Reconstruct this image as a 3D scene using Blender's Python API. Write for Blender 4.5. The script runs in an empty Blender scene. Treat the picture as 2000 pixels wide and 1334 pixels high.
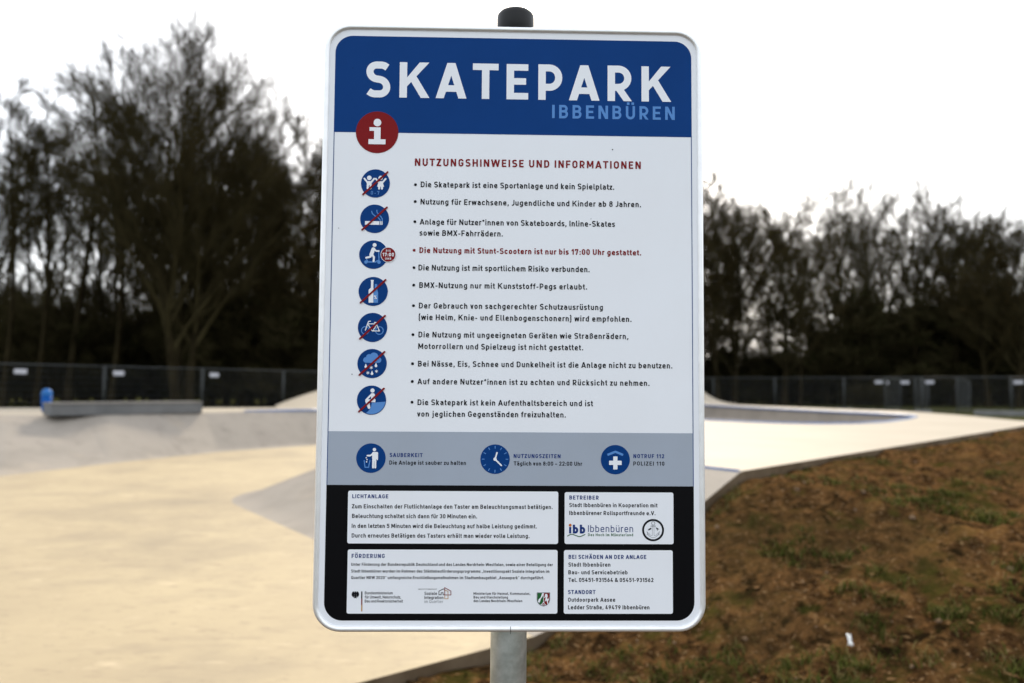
import bpy, math, random
from mathutils import Vector, Matrix, noise
from mathutils.geometry import delaunay_2d_cdt

scene = bpy.context.scene
col = scene.collection
R = math.radians

# ------------------------------------------------------------------ camera
F_PX, YAW, PITCH, ROLL = 1543.2, -0.0241, 0.0577, 0.0074
EYE = Vector((-0.0316, -1.2964, 1.45))
SIGN_Z = EYE.z + 0.1003                       # height of the sign's centre
fwd = Vector((-math.sin(YAW) * math.cos(PITCH), math.cos(YAW) * math.cos(PITCH), math.sin(PITCH)))
rgt0 = Vector((math.cos(YAW), math.sin(YAW), 0))
up0 = rgt0.cross(fwd)
rgt = math.cos(ROLL) * rgt0 + math.sin(ROLL) * up0
upv = -math.sin(ROLL) * rgt0 + math.cos(ROLL) * up0
cam_d = bpy.data.cameras.new('camera')
cam = bpy.data.objects.new('camera', cam_d)
col.objects.link(cam)
cam.matrix_world = Matrix(((rgt.x, upv.x, -fwd.x, EYE.x), (rgt.y, upv.y, -fwd.y, EYE.y),
                           (rgt.z, upv.z, -fwd.z, EYE.z), (0, 0, 0, 1)))
cam_d.sensor_width = 36
cam_d.lens = F_PX / 2000 * 36
cam_d.clip_start, cam_d.clip_end = 0.05, 3000
cam_d.dof.use_dof = True
cam_d.dof.focus_distance = 1.296
cam_d.dof.aperture_fstop = 3.0
cam_d.dof.aperture_blades = 7
scene.camera = cam

# ------------------------------------------------------------------ light
SUN_EL, SUN_AZ = R(33), R(8)                  # azimuth from +Y towards +X: the sun stands behind the sign
w = bpy.data.worlds.new("World")
scene.world = w
w.use_nodes = True
nt = w.node_tree
bg = nt.nodes['Background']
sky = nt.nodes.new('ShaderNodeTexSky')
sky.sky_type = 'NISHITA'
sky.sun_disc = False
sky.sun_elevation, sky.sun_rotation = SUN_EL, SUN_AZ
sky.air_density, sky.dust_density, sky.ozone_density = 1.0, 4.0, 1.0
mixn = nt.nodes.new('ShaderNodeMix')
mixn.data_type = 'RGBA'
mixn.inputs[0].default_value = 0.62            # thin bright overcast over the sky
tc = nt.nodes.new('ShaderNodeTexCoord')
cn = nt.nodes.new('ShaderNodeTexNoise')
cn.inputs['Scale'].default_value = 1.6
cn.inputs['Detail'].default_value = 4
cr = nt.nodes.new('ShaderNodeValToRGB')
cr.color_ramp.elements[0].position, cr.color_ramp.elements[1].position = 0.3, 0.75
cr.color_ramp.elements[0].color = (10.6, 11.2, 12.0, 1)
cr.color_ramp.elements[1].color = (13.0, 13.3, 13.6, 1)
nt.links.new(tc.outputs['Generated'], cn.inputs['Vector'])
nt.links.new(cn.outputs['Fac'], cr.inputs['Fac'])
nt.links.new(sky.outputs['Color'], mixn.inputs[6])
nt.links.new(cr.outputs['Color'], mixn.inputs[7])
nt.links.new(mixn.outputs[2], bg.inputs['Color'])
bg.inputs['Strength'].default_value = 0.1
sl = bpy.data.lights.new('sun', 'SUN')
sl.energy, sl.angle, sl.color = 2.3, R(10), (1.0, 0.88, 0.70)
so = bpy.data.objects.new('sun', sl)
col.objects.link(so)
so.location = (0, 20, 30)
so.rotation_euler = Vector((-math.sin(SUN_AZ) * math.cos(SUN_EL), -math.cos(SUN_AZ) * math.cos(SUN_EL),
                            -math.sin(SUN_EL))).to_track_quat('-Z', 'Y').to_euler()
vs = scene.view_settings
vs.view_transform, vs.look, vs.gamma, vs.use_curve_mapping = 'Standard', 'None', 1, False
vs.exposure = 0.80

# ------------------------------------------------------------------ helpers
def ray(px, py):
    return (rgt * ((px - 1000) / F_PX) - upv * ((py - 667) / F_PX) + fwd)
def at(px, py, z):
    d = ray(px, py); t = (z - EYE.z) / d.z
    return EYE + d * t
def at_d(px, D):                              # point on the ground plan seen at column px, D metres ahead
    d = ray(px, 756); t = D / d.y
    p = EYE + d * t
    return Vector((p.x, p.y, 0))
def height_at(px, py, D):                     # height of what is seen at (px,py), D metres ahead
    d = ray(px, py); return EYE.z + d.z * D / d.y
def S(px, py):                                # point of the sign's face (x, z from its centre)
    d = ray(px, py); t = -EYE.y / d.y
    p = EYE + d * t
    return p.x, p.z - SIGN_Z

def tag(o, label=None, cat=None, group=None, kind=None):
    if label: o['label'] = label
    if cat: o['category'] = cat
    if group: o['group'] = group
    if kind: o['kind'] = kind
    return o
def empty(name, loc, rz=0):
    o = bpy.data.objects.new(name, None); col.objects.link(o)
    o.location = loc; o.rotation_euler = (0, 0, rz); o.empty_display_size = 0.2
    return o
def mesh(name, V, Fc, mats, parent=None, smooth=False, idx=None):
    me = bpy.data.meshes.new(name)
    me.from_pydata([tuple(v) for v in V], [], Fc)
    for m in (mats if isinstance(mats, (list, tuple)) else [mats]): me.materials.append(m)
    if idx: me.polygons.foreach_set('material_index', idx)
    if smooth: me.polygons.foreach_set('use_smooth', [True] * len(me.polygons))
    me.update()
    o = bpy.data.objects.new(name, me); col.objects.link(o)
    if parent: o.parent = parent
    return o
class MB:
    def __init__(s): s.V = []; s.F = []; s.I = []
    def add(s, V, Fc, i=0):
        b = len(s.V); s.V += [tuple(v) for v in V]; s.F += [tuple(b + k for k in f) for f in Fc]; s.I += [i] * len(Fc)
    def box(s, c, d, rz=0, i=0, bev=0):
        cx, cy, cz = c; dx, dy, dz = d[0] / 2, d[1] / 2, d[2] / 2
        ca, sa = math.cos(rz), math.sin(rz)
        def P(x, y, z): return (cx + x * ca - y * sa, cy + x * sa + y * ca, cz + z)
        b = min(bev, dx * .9, dy * .9, dz * .9)
        if b <= 0:
            s.add([P(x, y, z) for z in (-dz, dz) for x, y in ((-dx, -dy), (dx, -dy), (dx, dy), (-dx, dy))],
                  [(3, 2, 1, 0), (4, 5, 6, 7), (0, 1, 5, 4), (1, 2, 6, 5), (2, 3, 7, 6), (3, 0, 4, 7)], i)
            return
        rings = []
        for z, k in ((-dz, b), (-dz + b, 0), (dz - b, 0), (dz, b)):
            x1, y1 = dx - k, dy - k
            rings.append([P(x, y, z) for x, y in ((-x1 + b, -y1), (x1 - b, -y1), (x1, -y1 + b), (x1, y1 - b),
                                                   (x1 - b, y1), (-x1 + b, y1), (-x1, y1 - b), (-x1, -y1 + b))])
        V = sum(rings, []); Fc = [tuple(range(7, -1, -1)), tuple(range(24, 32))]
        for k in range(3):
            for j in range(8): Fc.append((k * 8 + j, k * 8 + (j + 1) % 8, k * 8 + 8 + (j + 1) % 8, k * 8 + 8 + j))
        s.add(V, Fc, i)
    def tube(s, pts, r, n=6, caps=True, i=0):
        pts = [Vector(p) for p in pts]
        rs = r if isinstance(r, (list, tuple)) else [r] * len(pts)
        V = []; Fc = []
        a = None
        for k, p in enumerate(pts):
            d = (pts[min(k + 1, len(pts) - 1)] - pts[max(k - 1, 0)]).normalized()
            if a is None:
                a = d.cross(Vector((0, 0, 1)))
                if a.length < 1e-3: a = Vector((1, 0, 0))
            a = (a - d * a.dot(d)).normalized(); b = d.cross(a)
            for j in range(n):
                t = 2 * math.pi * j / n
                V.append(p + (a * math.cos(t) + b * math.sin(t)) * rs[k])
        for k in range(len(pts) - 1):
            for j in range(n): Fc.append((k * n + j, k * n + (j + 1) % n, k * n + n + (j + 1) % n, k * n + n + j))
        if caps:
            Fc.append(tuple(range(n - 1, -1, -1))); Fc.append(tuple(range(len(V) - n, len(V))))
        s.add(V, Fc, i)
    def lathe(s, prof, c=(0, 0, 0), n=24, i=0):
        V = []; Fc = []
        for r, z in prof:
            for j in range(n):
                t = 2 * math.pi * j / n; V.append((c[0] + r * math.cos(t), c[1] + r * math.sin(t), c[2] + z))
        for k in range(len(prof) - 1):
            for j in range(n): Fc.append((k * n + j, k * n + (j + 1) % n, k * n + n + (j + 1) % n, k * n + n + j))
        Fc.append(tuple(range(n - 1, -1, -1))); Fc.append(tuple(range(len(V) - n, len(V))))
        s.add(V, Fc, i)
    def build(s, name, mats, parent=None, smooth=False):
        return mesh(name, s.V, s.F, mats, parent, smooth, s.I if any(s.I) else None)

# ------------------------------------------------------------------ materials
def mat(name, c, rough=0.6, metal=0.0, var=0.0, scale=5.0, c2=None, bump=0.0, bscale=None, spec=0.5, detail=6, lo=.35, hi=.65, coord='Object'):
    m = bpy.data.materials.new(name); m.use_nodes = True
    n = m.node_tree; p = n.nodes['Principled BSDF']
    p.inputs['Base Color'].default_value = (*c, 1)
    p.inputs['Roughness'].default_value = rough
    p.inputs['Metallic'].default_value = metal
    p.inputs['Specular IOR Level'].default_value = spec
    if c2 is None and var > 0: c2 = tuple(x * (1 - var) for x in c)
    if c2 is not None or bump:
        t = n.nodes.new('ShaderNodeTexCoord')
    if c2 is not None:
        no = n.nodes.new('ShaderNodeTexNoise'); no.inputs['Scale'].default_value = scale
        no.inputs['Detail'].default_value = detail; no.inputs['Roughness'].default_value = 0.62
        r = n.nodes.new('ShaderNodeValToRGB')
        r.color_ramp.elements[0].position, r.color_ramp.elements[1].position = lo, hi
        r.color_ramp.elements[0].color, r.color_ramp.elements[1].color = (*c2, 1), (*c, 1)
        n.links.new(t.outputs[coord], no.inputs['Vector']); n.links.new(no.outputs['Fac'], r.inputs['Fac'])
        n.links.new(r.outputs['Color'], p.inputs['Base Color'])
    if bump:
        nb = n.nodes.new('ShaderNodeTexNoise'); nb.inputs['Scale'].default_value = bscale or scale * 6
        nb.inputs['Detail'].default_value = 8; nb.inputs['Roughness'].default_value = 0.65
        bp = n.nodes.new('ShaderNodeBump'); bp.inputs['Strength'].default_value = bump
        bp.inputs['Distance'].default_value = 0.02
        n.links.new(t.outputs[coord], nb.inputs['Vector']); n.links.new(nb.outputs['Fac'], bp.inputs['Height'])
        n.links.new(bp.outputs['Normal'], p.inputs['Normal'])
    return m
def add_layer(m, c, scale, lo, hi, detail=5, stretch=None, amt=1.0):
    """a second patchy colour over the material's base colour"""
    n = m.node_tree; p = n.nodes['Principled BSDF']
    t = n.nodes.new('ShaderNodeTexCoord'); no = n.nodes.new('ShaderNodeTexNoise')
    no.inputs['Scale'].default_value = scale; no.inputs['Detail'].default_value = detail; no.inputs['Roughness'].default_value = .65
    if stretch:
        mp = n.nodes.new('ShaderNodeMapping'); mp.inputs['Scale'].default_value = stretch[:3]
        mp.inputs['Rotation'].default_value = (0, 0, stretch[3])
        n.links.new(t.outputs['Object'], mp.inputs['Vector']); n.links.new(mp.outputs['Vector'], no.inputs['Vector'])
    else: n.links.new(t.outputs['Object'], no.inputs['Vector'])
    mr = n.nodes.new('ShaderNodeMapRange'); mr.inputs['From Min'].default_value = lo; mr.inputs['From Max'].default_value = hi; mr.inputs['To Max'].default_value = amt
    n.links.new(no.outputs['Fac'], mr.inputs['Value'])
    mx = n.nodes.new('ShaderNodeMix'); mx.data_type = 'RGBA'
    l = p.inputs['Base Color'].links
    if l: n.links.new(l[0].from_socket, mx.inputs[6])
    else: mx.inputs[6].default_value = p.inputs['Base Color'].default_value
    mx.inputs[7].default_value = (*c, 1)
    n.links.new(mr.outputs['Result'], mx.inputs[0]); n.links.new(mx.outputs[2], p.inputs['Base Color'])
    return m

M = {}
M['floor'] = mat('warm concrete', (.405, .327, .203), .72, c2=(.335, .268, .17), scale=.55, bump=.10, bscale=14, spec=.25)
add_layer(M['floor'], (.27, .215, .145), 1.3, .54, .80, 7, (1.0, 2.2, 1, .5))
add_layer(M['floor'], (.27, .21, .138), 5.5, .54, .74, 9, (1.0, 2.0, 1, .5))
add_layer(M['floor'], (.50, .40, .265), 2.6, .58, .78, 9, (1.0, 2.4, 1, .5))
add_layer(M['floor'], (.24, .195, .135), .42, .48, .72, 6)
add_layer(M['floor'], (.20, .16, .115), 9, .58, .72, 9, (1.0, 1.8, 1, .5), .6)
M['deck'] = mat('pale concrete', (.385, .335, .265), .65, c2=(.34, .295, .23), scale=.5, bump=.08, bscale=14, spec=.15)
add_layer(M['deck'], (.35, .30, .235), 1.1, .58, .82, 7)
M['bank'] = mat('trowelled shade-grey concrete', (.338, .300, .256), .72, c2=(.255, .228, .196), scale=.9, bump=.10, bscale=12, spec=.03)  # greyer than the floor: trowelled, and mostly shade put into the colour
add_layer(M['bank'], (.375, .315, .245), .8, .55, .8, 6)
add_layer(M['bank'], (.20, .178, .155), 2.4, .56, .80, 8)
add_layer(M['bank'], (.22, .195, .17), .9, .54, .74, 7, None, .8)
M['edge'] = mat('dark brown concrete edge', (.150, .110, .070), .9, c2=(.085, .058, .034), scale=3, spec=.05)  # side faces of the slabs, browner and darker than their tops
M['ledge'] = mat('grey ledge concrete', (.120, .124, .128), .7, c2=(.085, .09, .094), scale=2.5, bump=.1)
M['ledgetop'] = mat('ledge top', (.15, .142, .13), .7, c2=(.11, .105, .10), scale=2.5)
M['coping'] = mat('blue coping paint', (.10, .17, .34), .4, var=.3, scale=4)
M['bluebin'] = mat('blue lacquer', (.004, .075, .30), .6, var=.15, scale=6, spec=.1)
M['binlid'] = mat('pale blue lacquer', (.02, .13, .38), .5, var=.15, scale=6, spec=.2)
M['dirt'] = mat('bare soil', (.112, .057, .021), .95, c2=(.030, .0155, .0065), scale=13, bump=1.0, bscale=34, spec=0, detail=10, lo=.40, hi=.60)
add_layer(M['dirt'], (.175, .090, .028), 3.2, .54, .72, 10)
add_layer(M['dirt'], (.24, .150, .075), 42, .59, .65, 5)
add_layer(M['dirt'], (.022, .012, .005), 30, .58, .64, 6)
add_layer(M['dirt'], (.014, .009, .004), 7, .55, .63, 9)
add_layer(M['dirt'], (.028, .030, .006), 2.3, .56, .64, 10, None, .8)
add_layer(M['dirt'], (.050, .045, .009), 4.1, .58, .68, 10, None, .7)
add_layer(M['dirt'], (.050, .034, .013), .8, .50, .66, 8, None, .5)
M['verge'] = mat('rough grass', (.055, .06, .018), .95, c2=(.03, .03, .012), scale=2.2, bump=.6, spec=0)
add_layer(M['verge'], (.09, .075, .03), .7, .5, .75)
M['ground'] = mat('meadow', (.05, .055, .018), .95, c2=(.03, .033, .012), scale=.6, bump=.4, spec=0)
M['grass'] = mat('grass blades', (.066, .074, .016), .7, c2=(.036, .044, .010), scale=3, spec=0)
M['grassdry'] = mat('dry grass blades', (.16, .125, .05), .8, c2=(.10, .08, .03), scale=3, spec=0)
M['pebble'] = mat('pebble', (.20, .135, .085), .8, c2=(.11, .072, .042), scale=9, spec=0)
M['leaf'] = mat('dead leaf', (.17, .10, .046), .8, c2=(.09, .05, .022), scale=9, spec=0)
M['paper'] = mat('white paper', (.85, .85, .83), .8)
M['bark'] = mat('dark bark', (.030, .024, .012), .95, c2=(.014, .011, .006), scale=1.4, spec=0)
M['twig'] = mat('twigs', (.048, .040, .019), .95, c2=(.028, .023, .011), scale=.8, spec=0)
M['budbrown'] = mat('brown buds and old leaves', (.085, .056, .019), .9, c2=(.05, .034, .012), scale=.5, spec=0)
M['budolive'] = mat('olive young leaves', (.085, .085, .026), .9, c2=(.05, .048, .016), scale=.5, spec=0)
M['budgrey'] = mat('grey buds', (.050, .042, .021), .9, c2=(.03, .025, .012), scale=.5, spec=0)
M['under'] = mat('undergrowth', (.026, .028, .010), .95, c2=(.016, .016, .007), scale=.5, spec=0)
M['galv'] = mat('galvanised tube', (.050, .055, .053), .6, metal=.2, var=.25, scale=6)
M['wire'] = mat('galvanised wire', (.07, .075, .074), .6, metal=.2)
M['plate'] = mat('white plate', (.50, .50, .54), .5)
M['block'] = mat('cast block', (.20, .20, .19), .9, var=.3, scale=4)
# the sign
M['white'] = mat('white film', (.85, .88, .93), .45, c2=(.835, .86, .905), scale=7, spec=.2)
M['blue'] = mat('blue film', (.0035, .047, .208), .45, c2=(.003, .043, .19), scale=7, spec=.06)
M['navy'] = mat('navy print', (.010, .034, .175), .45, spec=.08)
M['sky'] = mat('light blue print', (.105, .27, .62), .45, spec=.08)
M['red'] = mat('red print', (.215, .010, .012), .45, spec=.08)
M['grey'] = mat('grey film', (.375, .425, .505), .42, c2=(.36, .405, .475), scale=7, spec=.08)
M['black'] = mat('black film', (.0035, .0035, .0045), .45, spec=.08)
M['ink'] = mat('black print', (.008, .008, .011), .5, spec=.08)
M['green'] = mat('green print', (.022, .12, .035), .5, spec=.08)
M['orange'] = mat('orange print', (.52, .13, .02), .5, spec=.08)
M['gold'] = mat('gold print', (.50, .27, .07), .5, spec=.08)
M['softgrey'] = mat('grey print', (.22, .23, .25), .5, spec=.08)
M['alu'] = mat('aluminium profile', (.92, .925, .93), .42, metal=.6, c2=(.85, .855, .86), scale=30, bump=.03)
M['seam'] = mat('dark frame seam', (.03, .03, .03), .8)  # dark joint line of the frame
M['post'] = mat('galvanised post', (.50, .52, .50), .42, metal=.85, c2=(.36, .38, .36), scale=40, detail=3, bump=.05, bscale=160)
M['cap'] = mat('black plastic', (.006, .0065, .007), .42, var=.2, scale=20, spec=.3)

# ------------------------------------------------------------------ 2-D shapes for the print
def strk(pts, w, closed=False):
    """quads of a stroke of width w along pts, mitred"""
    P = [pts[0]]
    for p in pts[1:]:
        if math.hypot(p[0] - P[-1][0], p[1] - P[-1][1]) > 1e-5: P.append(p)
    if closed and math.hypot(P[0][0] - P[-1][0], P[0][1] - P[-1][1]) < 1e-5: P.pop()
    n = len(P); L = []; Q = []
    for i in range(n):
        a = P[i - 1] if (i > 0 or closed) else None
        b = P[(i + 1) % n] if (i < n - 1 or closed) else None
        p = P[i]; ds = []
        if a: d = (p[0] - a[0], p[1] - a[1]); l = math.hypot(*d); ds.append((d[0] / l, d[1] / l))
        if b: d = (b[0] - p[0], b[1] - p[1]); l = math.hypot(*d); ds.append((d[0] / l, d[1] / l))
        n1 = (-ds[0][1], ds[0][0]); n2 = (-ds[-1][1], ds[-1][0])
        m = (n1[0] + n2[0], n1[1] + n2[1]); k = m[0] * m[0] + m[1] * m[1]
        s = min(2 / k, 2.0) if k > 1e-6 else 1
        m = (m[0] * s, m[1] * s)
        L.append((p[0] + m[0] * w / 2, p[1] + m[1] * w / 2)); Q.append((p[0] - m[0] * w / 2, p[1] - m[1] * w / 2))
    out = []
    for i in range(n if closed else n - 1):
        j = (i + 1) % n
        out.append([Q[i], Q[j], L[j], L[i]])
    return out
def fillet(pts, r, closed=False, n=7):
    m = len(pts); rs = r if isinstance(r, (list, tuple)) else [r] * m
    if not closed and len(rs) == m - 2: rs = [0] + list(rs) + [0]
    out = []
    for i in range(m):
        p = pts[i]
        if (not closed and i in (0, m - 1)) or rs[i] <= 0: out.append(p); continue
        a, b = pts[i - 1], pts[(i + 1) % m]
        da = (a[0] - p[0], a[1] - p[1]); la = math.hypot(*da); db = (b[0] - p[0], b[1] - p[1]); lb = math.hypot(*db)
        da = (da[0] / la, da[1] / la); db = (db[0] / lb, db[1] / lb)
        c = max(-1, min(1, da[0] * db[0] + da[1] * db[1])); th = math.acos(c)
        if th > math.pi - 1e-3: out.append(p); continue
        fa = la if (not closed and i - 1 == 0) else la / 2
        fb = lb if (not closed and i + 1 == m - 1) else lb / 2
        t = min(rs[i] / math.tan(th / 2), fa * .999, fb * .999); rr = t * math.tan(th / 2)
        bis = (da[0] + db[0], da[1] + db[1]); bl = math.hypot(*bis); h = rr / math.sin(th / 2)
        cx, cy = p[0] + bis[0] / bl * h, p[1] + bis[1] / bl * h
        s = (p[0] + da[0] * t, p[1] + da[1] * t); e = (p[0] + db[0] * t, p[1] + db[1] * t)
        a0 = math.atan2(s[1] - cy, s[0] - cx); a1 = math.atan2(e[1] - cy, e[0] - cx)
        d = (a1 - a0 + math.pi) % (2 * math.pi) - math.pi
        for k in range(n + 1): out.append((cx + rr * math.cos(a0 + d * k / n), cy + rr * math.sin(a0 + d * k / n)))
    return out
def rect(x0, y0, x1, y1): return [(x0, y0), (x1, y0), (x1, y1), (x0, y1)]
def rrect(x0, y0, x1, y1, r, n=8): return fillet(rect(x0, y0, x1, y1), r, True, n)
def disc(cx, cy, r, n=20, ry=None): return [(cx + r * math.cos(2 * math.pi * k / n), cy + (ry or r) * math.sin(2 * math.pi * k / n)) for k in range(n)]
def ring(cx, cy, r, w, n=28): return strk(disc(cx, cy, r, n), w, True)
def capsule(a, b, w):
    d = math.atan2(b[1] - a[1], b[0] - a[0]); r = w / 2
    return [(b[0] + r * math.cos(d - math.pi / 2 + math.pi * k / 6), b[1] + r * math.sin(d - math.pi / 2 + math.pi * k / 6)) for k in range(7)] + \
           [(a[0] + r * math.cos(d + math.pi / 2 + math.pi * k / 6), a[1] + r * math.sin(d + math.pi / 2 + math.pi * k / 6)) for k in range(7)]
def union(polys):
    """merge overlapping polygons into one flat sheet of faces"""
    V = []; Fc = []
    for p in polys:
        a = sum(p[i - 1][0] * p[i][1] - p[i][0] * p[i - 1][1] for i in range(len(p)))
        if abs(a) < 1e-9: continue
        if a < 0: p = p[::-1]
        b = len(V); V += [Vector(q) for q in p]; Fc.append(list(range(b, b + len(p))))
    r = delaunay_2d_cdt(V, [], Fc, 0, 1e-5)
    loops = [([V[k] for k in f], min(V[k].x for k in f), max(V[k].x for k in f), min(V[k].y for k in f), max(V[k].y for k in f)) for f in Fc]
    fs = []
    for f in r[2]:
        x = sum(r[0][k].x for k in f) / len(f); y = sum(r[0][k].y for k in f) / len(f)
        for lp, x0, x1, y0, y1 in loops:
            if x < x0 or x > x1 or y < y0 or y > y1: continue
            c = False
            for i in range(len(lp)):
                u, v = lp[i - 1], lp[i]
                if (u.y > y) != (v.y > y) and x < (v.x - u.x) * (y - u.y) / (v.y - u.y) + u.x: c = not c
            if c: fs.append(tuple(f)); break
    return [(v.x, v.y) for v in r[0]], fs

# ------------------------------------------------------------------ lettering drawn stroke by stroke (cap height 1)
XH = .735
def glyph(ch, w):
    """polygons and outer width of a character of stem width w"""
    s = w / 2; h = w * .90; q = h / 2
    def V(x, y0, y1): return [rect(x, y0, x + w, y1)]
    def H(y, x0, x1): return [rect(x0, y, x1, y + h)]
    def Fs(pts, r, closed=False): return strk(fillet(pts, r, closed), w * .96, closed)
    def D(xb, xt, dw, y0=0, y1=1): return [[(xb, y0), (xb + dw, y0), (xt + dw, y1), (xt, y1)]]
    def dots(cx, y, g=.16): return [rect(cx - g - s, y, cx - g + s, y + w), rect(cx + g - s, y, cx + g + s, y + w)]
    base = {'Ä': 'A', 'Ö': 'O', 'Ü': 'U', 'ä': 'a', 'ö': 'o', 'ü': 'u'}
    if ch in base:
        p, W = glyph(base[ch], w)
        return p + dots(W / 2, 1.09 if ch.isupper() else .86, .17 if ch.isupper() else .145), W
    if ch == 'A':
        W = .76 + .45 * w; d = w * 1.09; m = W / 2 - d / 2
        return D(0, m, d) + D(W - d, m, d) + [rect(.2 * W, .185, .8 * W, .185 + h)], W
    if ch == 'B':
        W = .60 + .35 * w
        return V(0, 0, 1) + Fs([(0, 1 - q), (W - s - .03, 1 - q), (W - s - .03, .525), (0, .525)], .24) + \
            Fs([(0, .525), (W - s, .525), (W - s, q), (0, q)], .26), W
    if ch == 'C':
        W = .60 + .3 * w
        return Fs([(W - s, .69), (W - s, 1 - q), (s, 1 - q), (s, q), (W - s, q), (W - s, .31)], W / 2 - s), W
    if ch == 'D':
        W = .62 + .35 * w
        return V(0, 0, 1) + Fs([(0, 1 - q), (W - s, 1 - q), (W - s, q), (0, q)], .29), W
    if ch == 'E':
        W = .54 + .3 * w
        return V(0, 0, 1) + H(1 - h, 0, W) + H(.5 - q + .01, 0, W - .06) + H(0, 0, W), W
    if ch == 'F':
        W = .53 + .3 * w
        return V(0, 0, 1) + H(1 - h, 0, W) + H(.47 - q, 0, W - .06), W
    if ch == 'G':
        W = .61 + .32 * w
        return Fs([(W - s, .71), (W - s, 1 - q), (s, 1 - q), (s, q), (W - s, q), (W - s, .50)], W / 2 - s) + \
            H(.54 - h, W * .54, W), W
    if ch == 'H':
        W = .62 + .4 * w
        return V(0, 0, 1) + V(W - w, 0, 1) + H(.5 - q, 0, W), W
    if ch == 'I': return V(0, 0, 1), w
    if ch == 'J':
        W = .38 + .4 * w
        return Fs([(W - s, 1), (W - s, q), (0, q)], .24), W
    if ch == 'K':
        W = .66 + .75 * w; a = .44 - .6 * w; b = a + 1.2 * w; y = .6
        lo = w + (y - a) / (1 - a) * (W - w)
        return V(0, 0, 1) + [[(w - .02, a - .02), (W, 1), (W - 1.28 * w, 1), (w - .02, b - .02)]] + D(W + .015 - 1.17 * w, lo - 1.12 * w, 1.17 * w, 0, y), W
    if ch == 'L':
        W = .52 + .3 * w
        return V(0, 0, 1) + H(0, 0, W), W
    if ch == 'M':
        W = .76 + .6 * w; c = W / 2
        return V(0, 0, 1) + V(W - w, 0, 1) + [[(0.01, 1), (c - .5 * w, .2), (c + .5 * w, .2), (1.12 * w, 1)],
                                              [(W - .01, 1), (W - 1.12 * w, 1), (c - .5 * w, .2), (c + .5 * w, .2)]], W
    if ch == 'N':
        W = .63 + .45 * w
        return V(0, 0, 1) + V(W - w, 0, 1) + D(W - 1.13 * w, 0, 1.13 * w), W
    if ch in 'OQ':
        W = .62 + .35 * w
        p = Fs([(s, q), (W - s, q), (W - s, 1 - q), (s, 1 - q)], W / 2 - s, True)
        if ch == 'Q': p += strk([(W * .55, .28), (W + .02, -.04)], w * .9)
        return p, W
    if ch in 'PR':
        W = .60 + .33 * w; yb = .42 if ch == 'P' else .45
        p = V(0, 0, 1) + Fs([(0, 1 - q), (W - s, 1 - q), (W - s, yb - q + .03), (0, yb - q + .03)], .26)
        if ch == 'R': p += D(W + .01 - 1.12 * w, .30 * W, 1.12 * w, 0, yb - q)
        return p, W
    if ch == 'S':
        W = .58 + .5 * w
        return Fs([(W - .05 - .2 * w, .84), (W - .20, 1 - q), (s + .01, 1 - q), (s + .01, .545), (W - s, .47), (W - s, q), (.19, q), (.03 + .25 * w, .165)],
                  [.22, .235, .24, .24, .235, .22]), W
    if ch == 'T':
        W = .60 + .55 * w
        return V(W / 2 - s, 0, 1) + H(1 - h, 0, W), W
    if ch == 'U':
        W = .62 + .35 * w
        return Fs([(s, 1), (s, q), (W - s, q), (W - s, 1)], W / 2 - s), W
    if ch == 'V':
        W = .72 + .45 * w; d = w * 1.09; m = W / 2 - d / 2
        return D(m, 0, d) + D(m, W - d, d), W
    if ch == 'W':
        W = 1.1 + .5 * w; d = w * 1.06; a = W * .27 - d / 2; b = W * .73 - d / 2; m = W / 2 - d / 2
        return D(a, 0, d) + D(a, m, d) + D(b, m, d) + D(b, W - d, d), W
    if ch == 'X':
        W = .66 + .5 * w; d = w * 1.15
        return D(0, W - d, d) + D(W - d, 0, d), W
    if ch == 'Y':
        W = .66 + .5 * w; d = w * 1.12; m = W / 2 - d / 2
        return V(W / 2 - s, 0, .45) + D(m, 0, d, .42, 1) + D(m, W - d, d, .42, 1), W
    if ch == 'Z':
        W = .56 + .35 * w; d = w * 1.25
        return H(0, 0, W) + H(1 - h, 0, W) + D(0, W - d, d, h * .5, 1 - h * .5), W
    x = XH
    if ch == 'a':
        W = .47 + .5 * w
        return Fs([(.055, x - q), (W - s, x - q), (W - s, 0)], .2) + Fs([(W - s, .435), (s, .435), (s, q), (W - s, q)], .18), W
    if ch == 'b':
        W = .49 + .5 * w
        return V(0, 0, 1) + Fs([(s, x - q), (W - s, x - q), (W - s, q), (s, q)], .215), W
    if ch == 'c':
        W = .45 + .45 * w
        return Fs([(W - s, x - .22), (W - s, x - q), (s, x - q), (s, q), (W - s, q), (W - s, .22)], W / 2 - s), W
    if ch == 'd':
        W = .49 + .5 * w
        return V(W - w, 0, 1) + Fs([(W - s, x - q), (s, x - q), (s, q), (W - s, q)], .215), W
    if ch == 'e':
        W = .48 + .5 * w
        return Fs([(s, .365), (W - s, .365), (W - s, x - q), (s, x - q), (s, q), (W - .10, q), (W - .02, .12)], [0, W / 2 - s, W / 2 - s, W / 2 - s, .1]), W
    if ch == 'f':
        W = .32 + .5 * w; c = .10 + s
        return Fs([(c, 0), (c, 1 - q), (W, 1 - q)], .15) + H(x - h, 0, W - .015), W
    if ch == 'g':
        W = .49 + .5 * w
        return Fs([(W - s, x - q), (s, x - q), (s, q + .02), (W - s, q + .02)], .2) + Fs([(W - s, x), (W - s, -.25 + q), (.07, -.25 + q)], .2), W
    if ch == 'h':
        W = .47 + .5 * w
        return V(0, 0, 1) + Fs([(s, x - q), (W - s, x - q), (W - s, 0)], .2), W
    if ch == 'i': return V(0, 0, x) + [rect(0, .865, w, .865 + w * .95)], w
    if ch == 'ı': return V(0, 0, x), w
    if ch == 'j': return [rect(.1, .865, .1 + w, .865 + w * .95)] + Fs([(.1 + s, x), (.1 + s, -.25 + q), (0, -.25 + q)], .12), .1 + w
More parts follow.
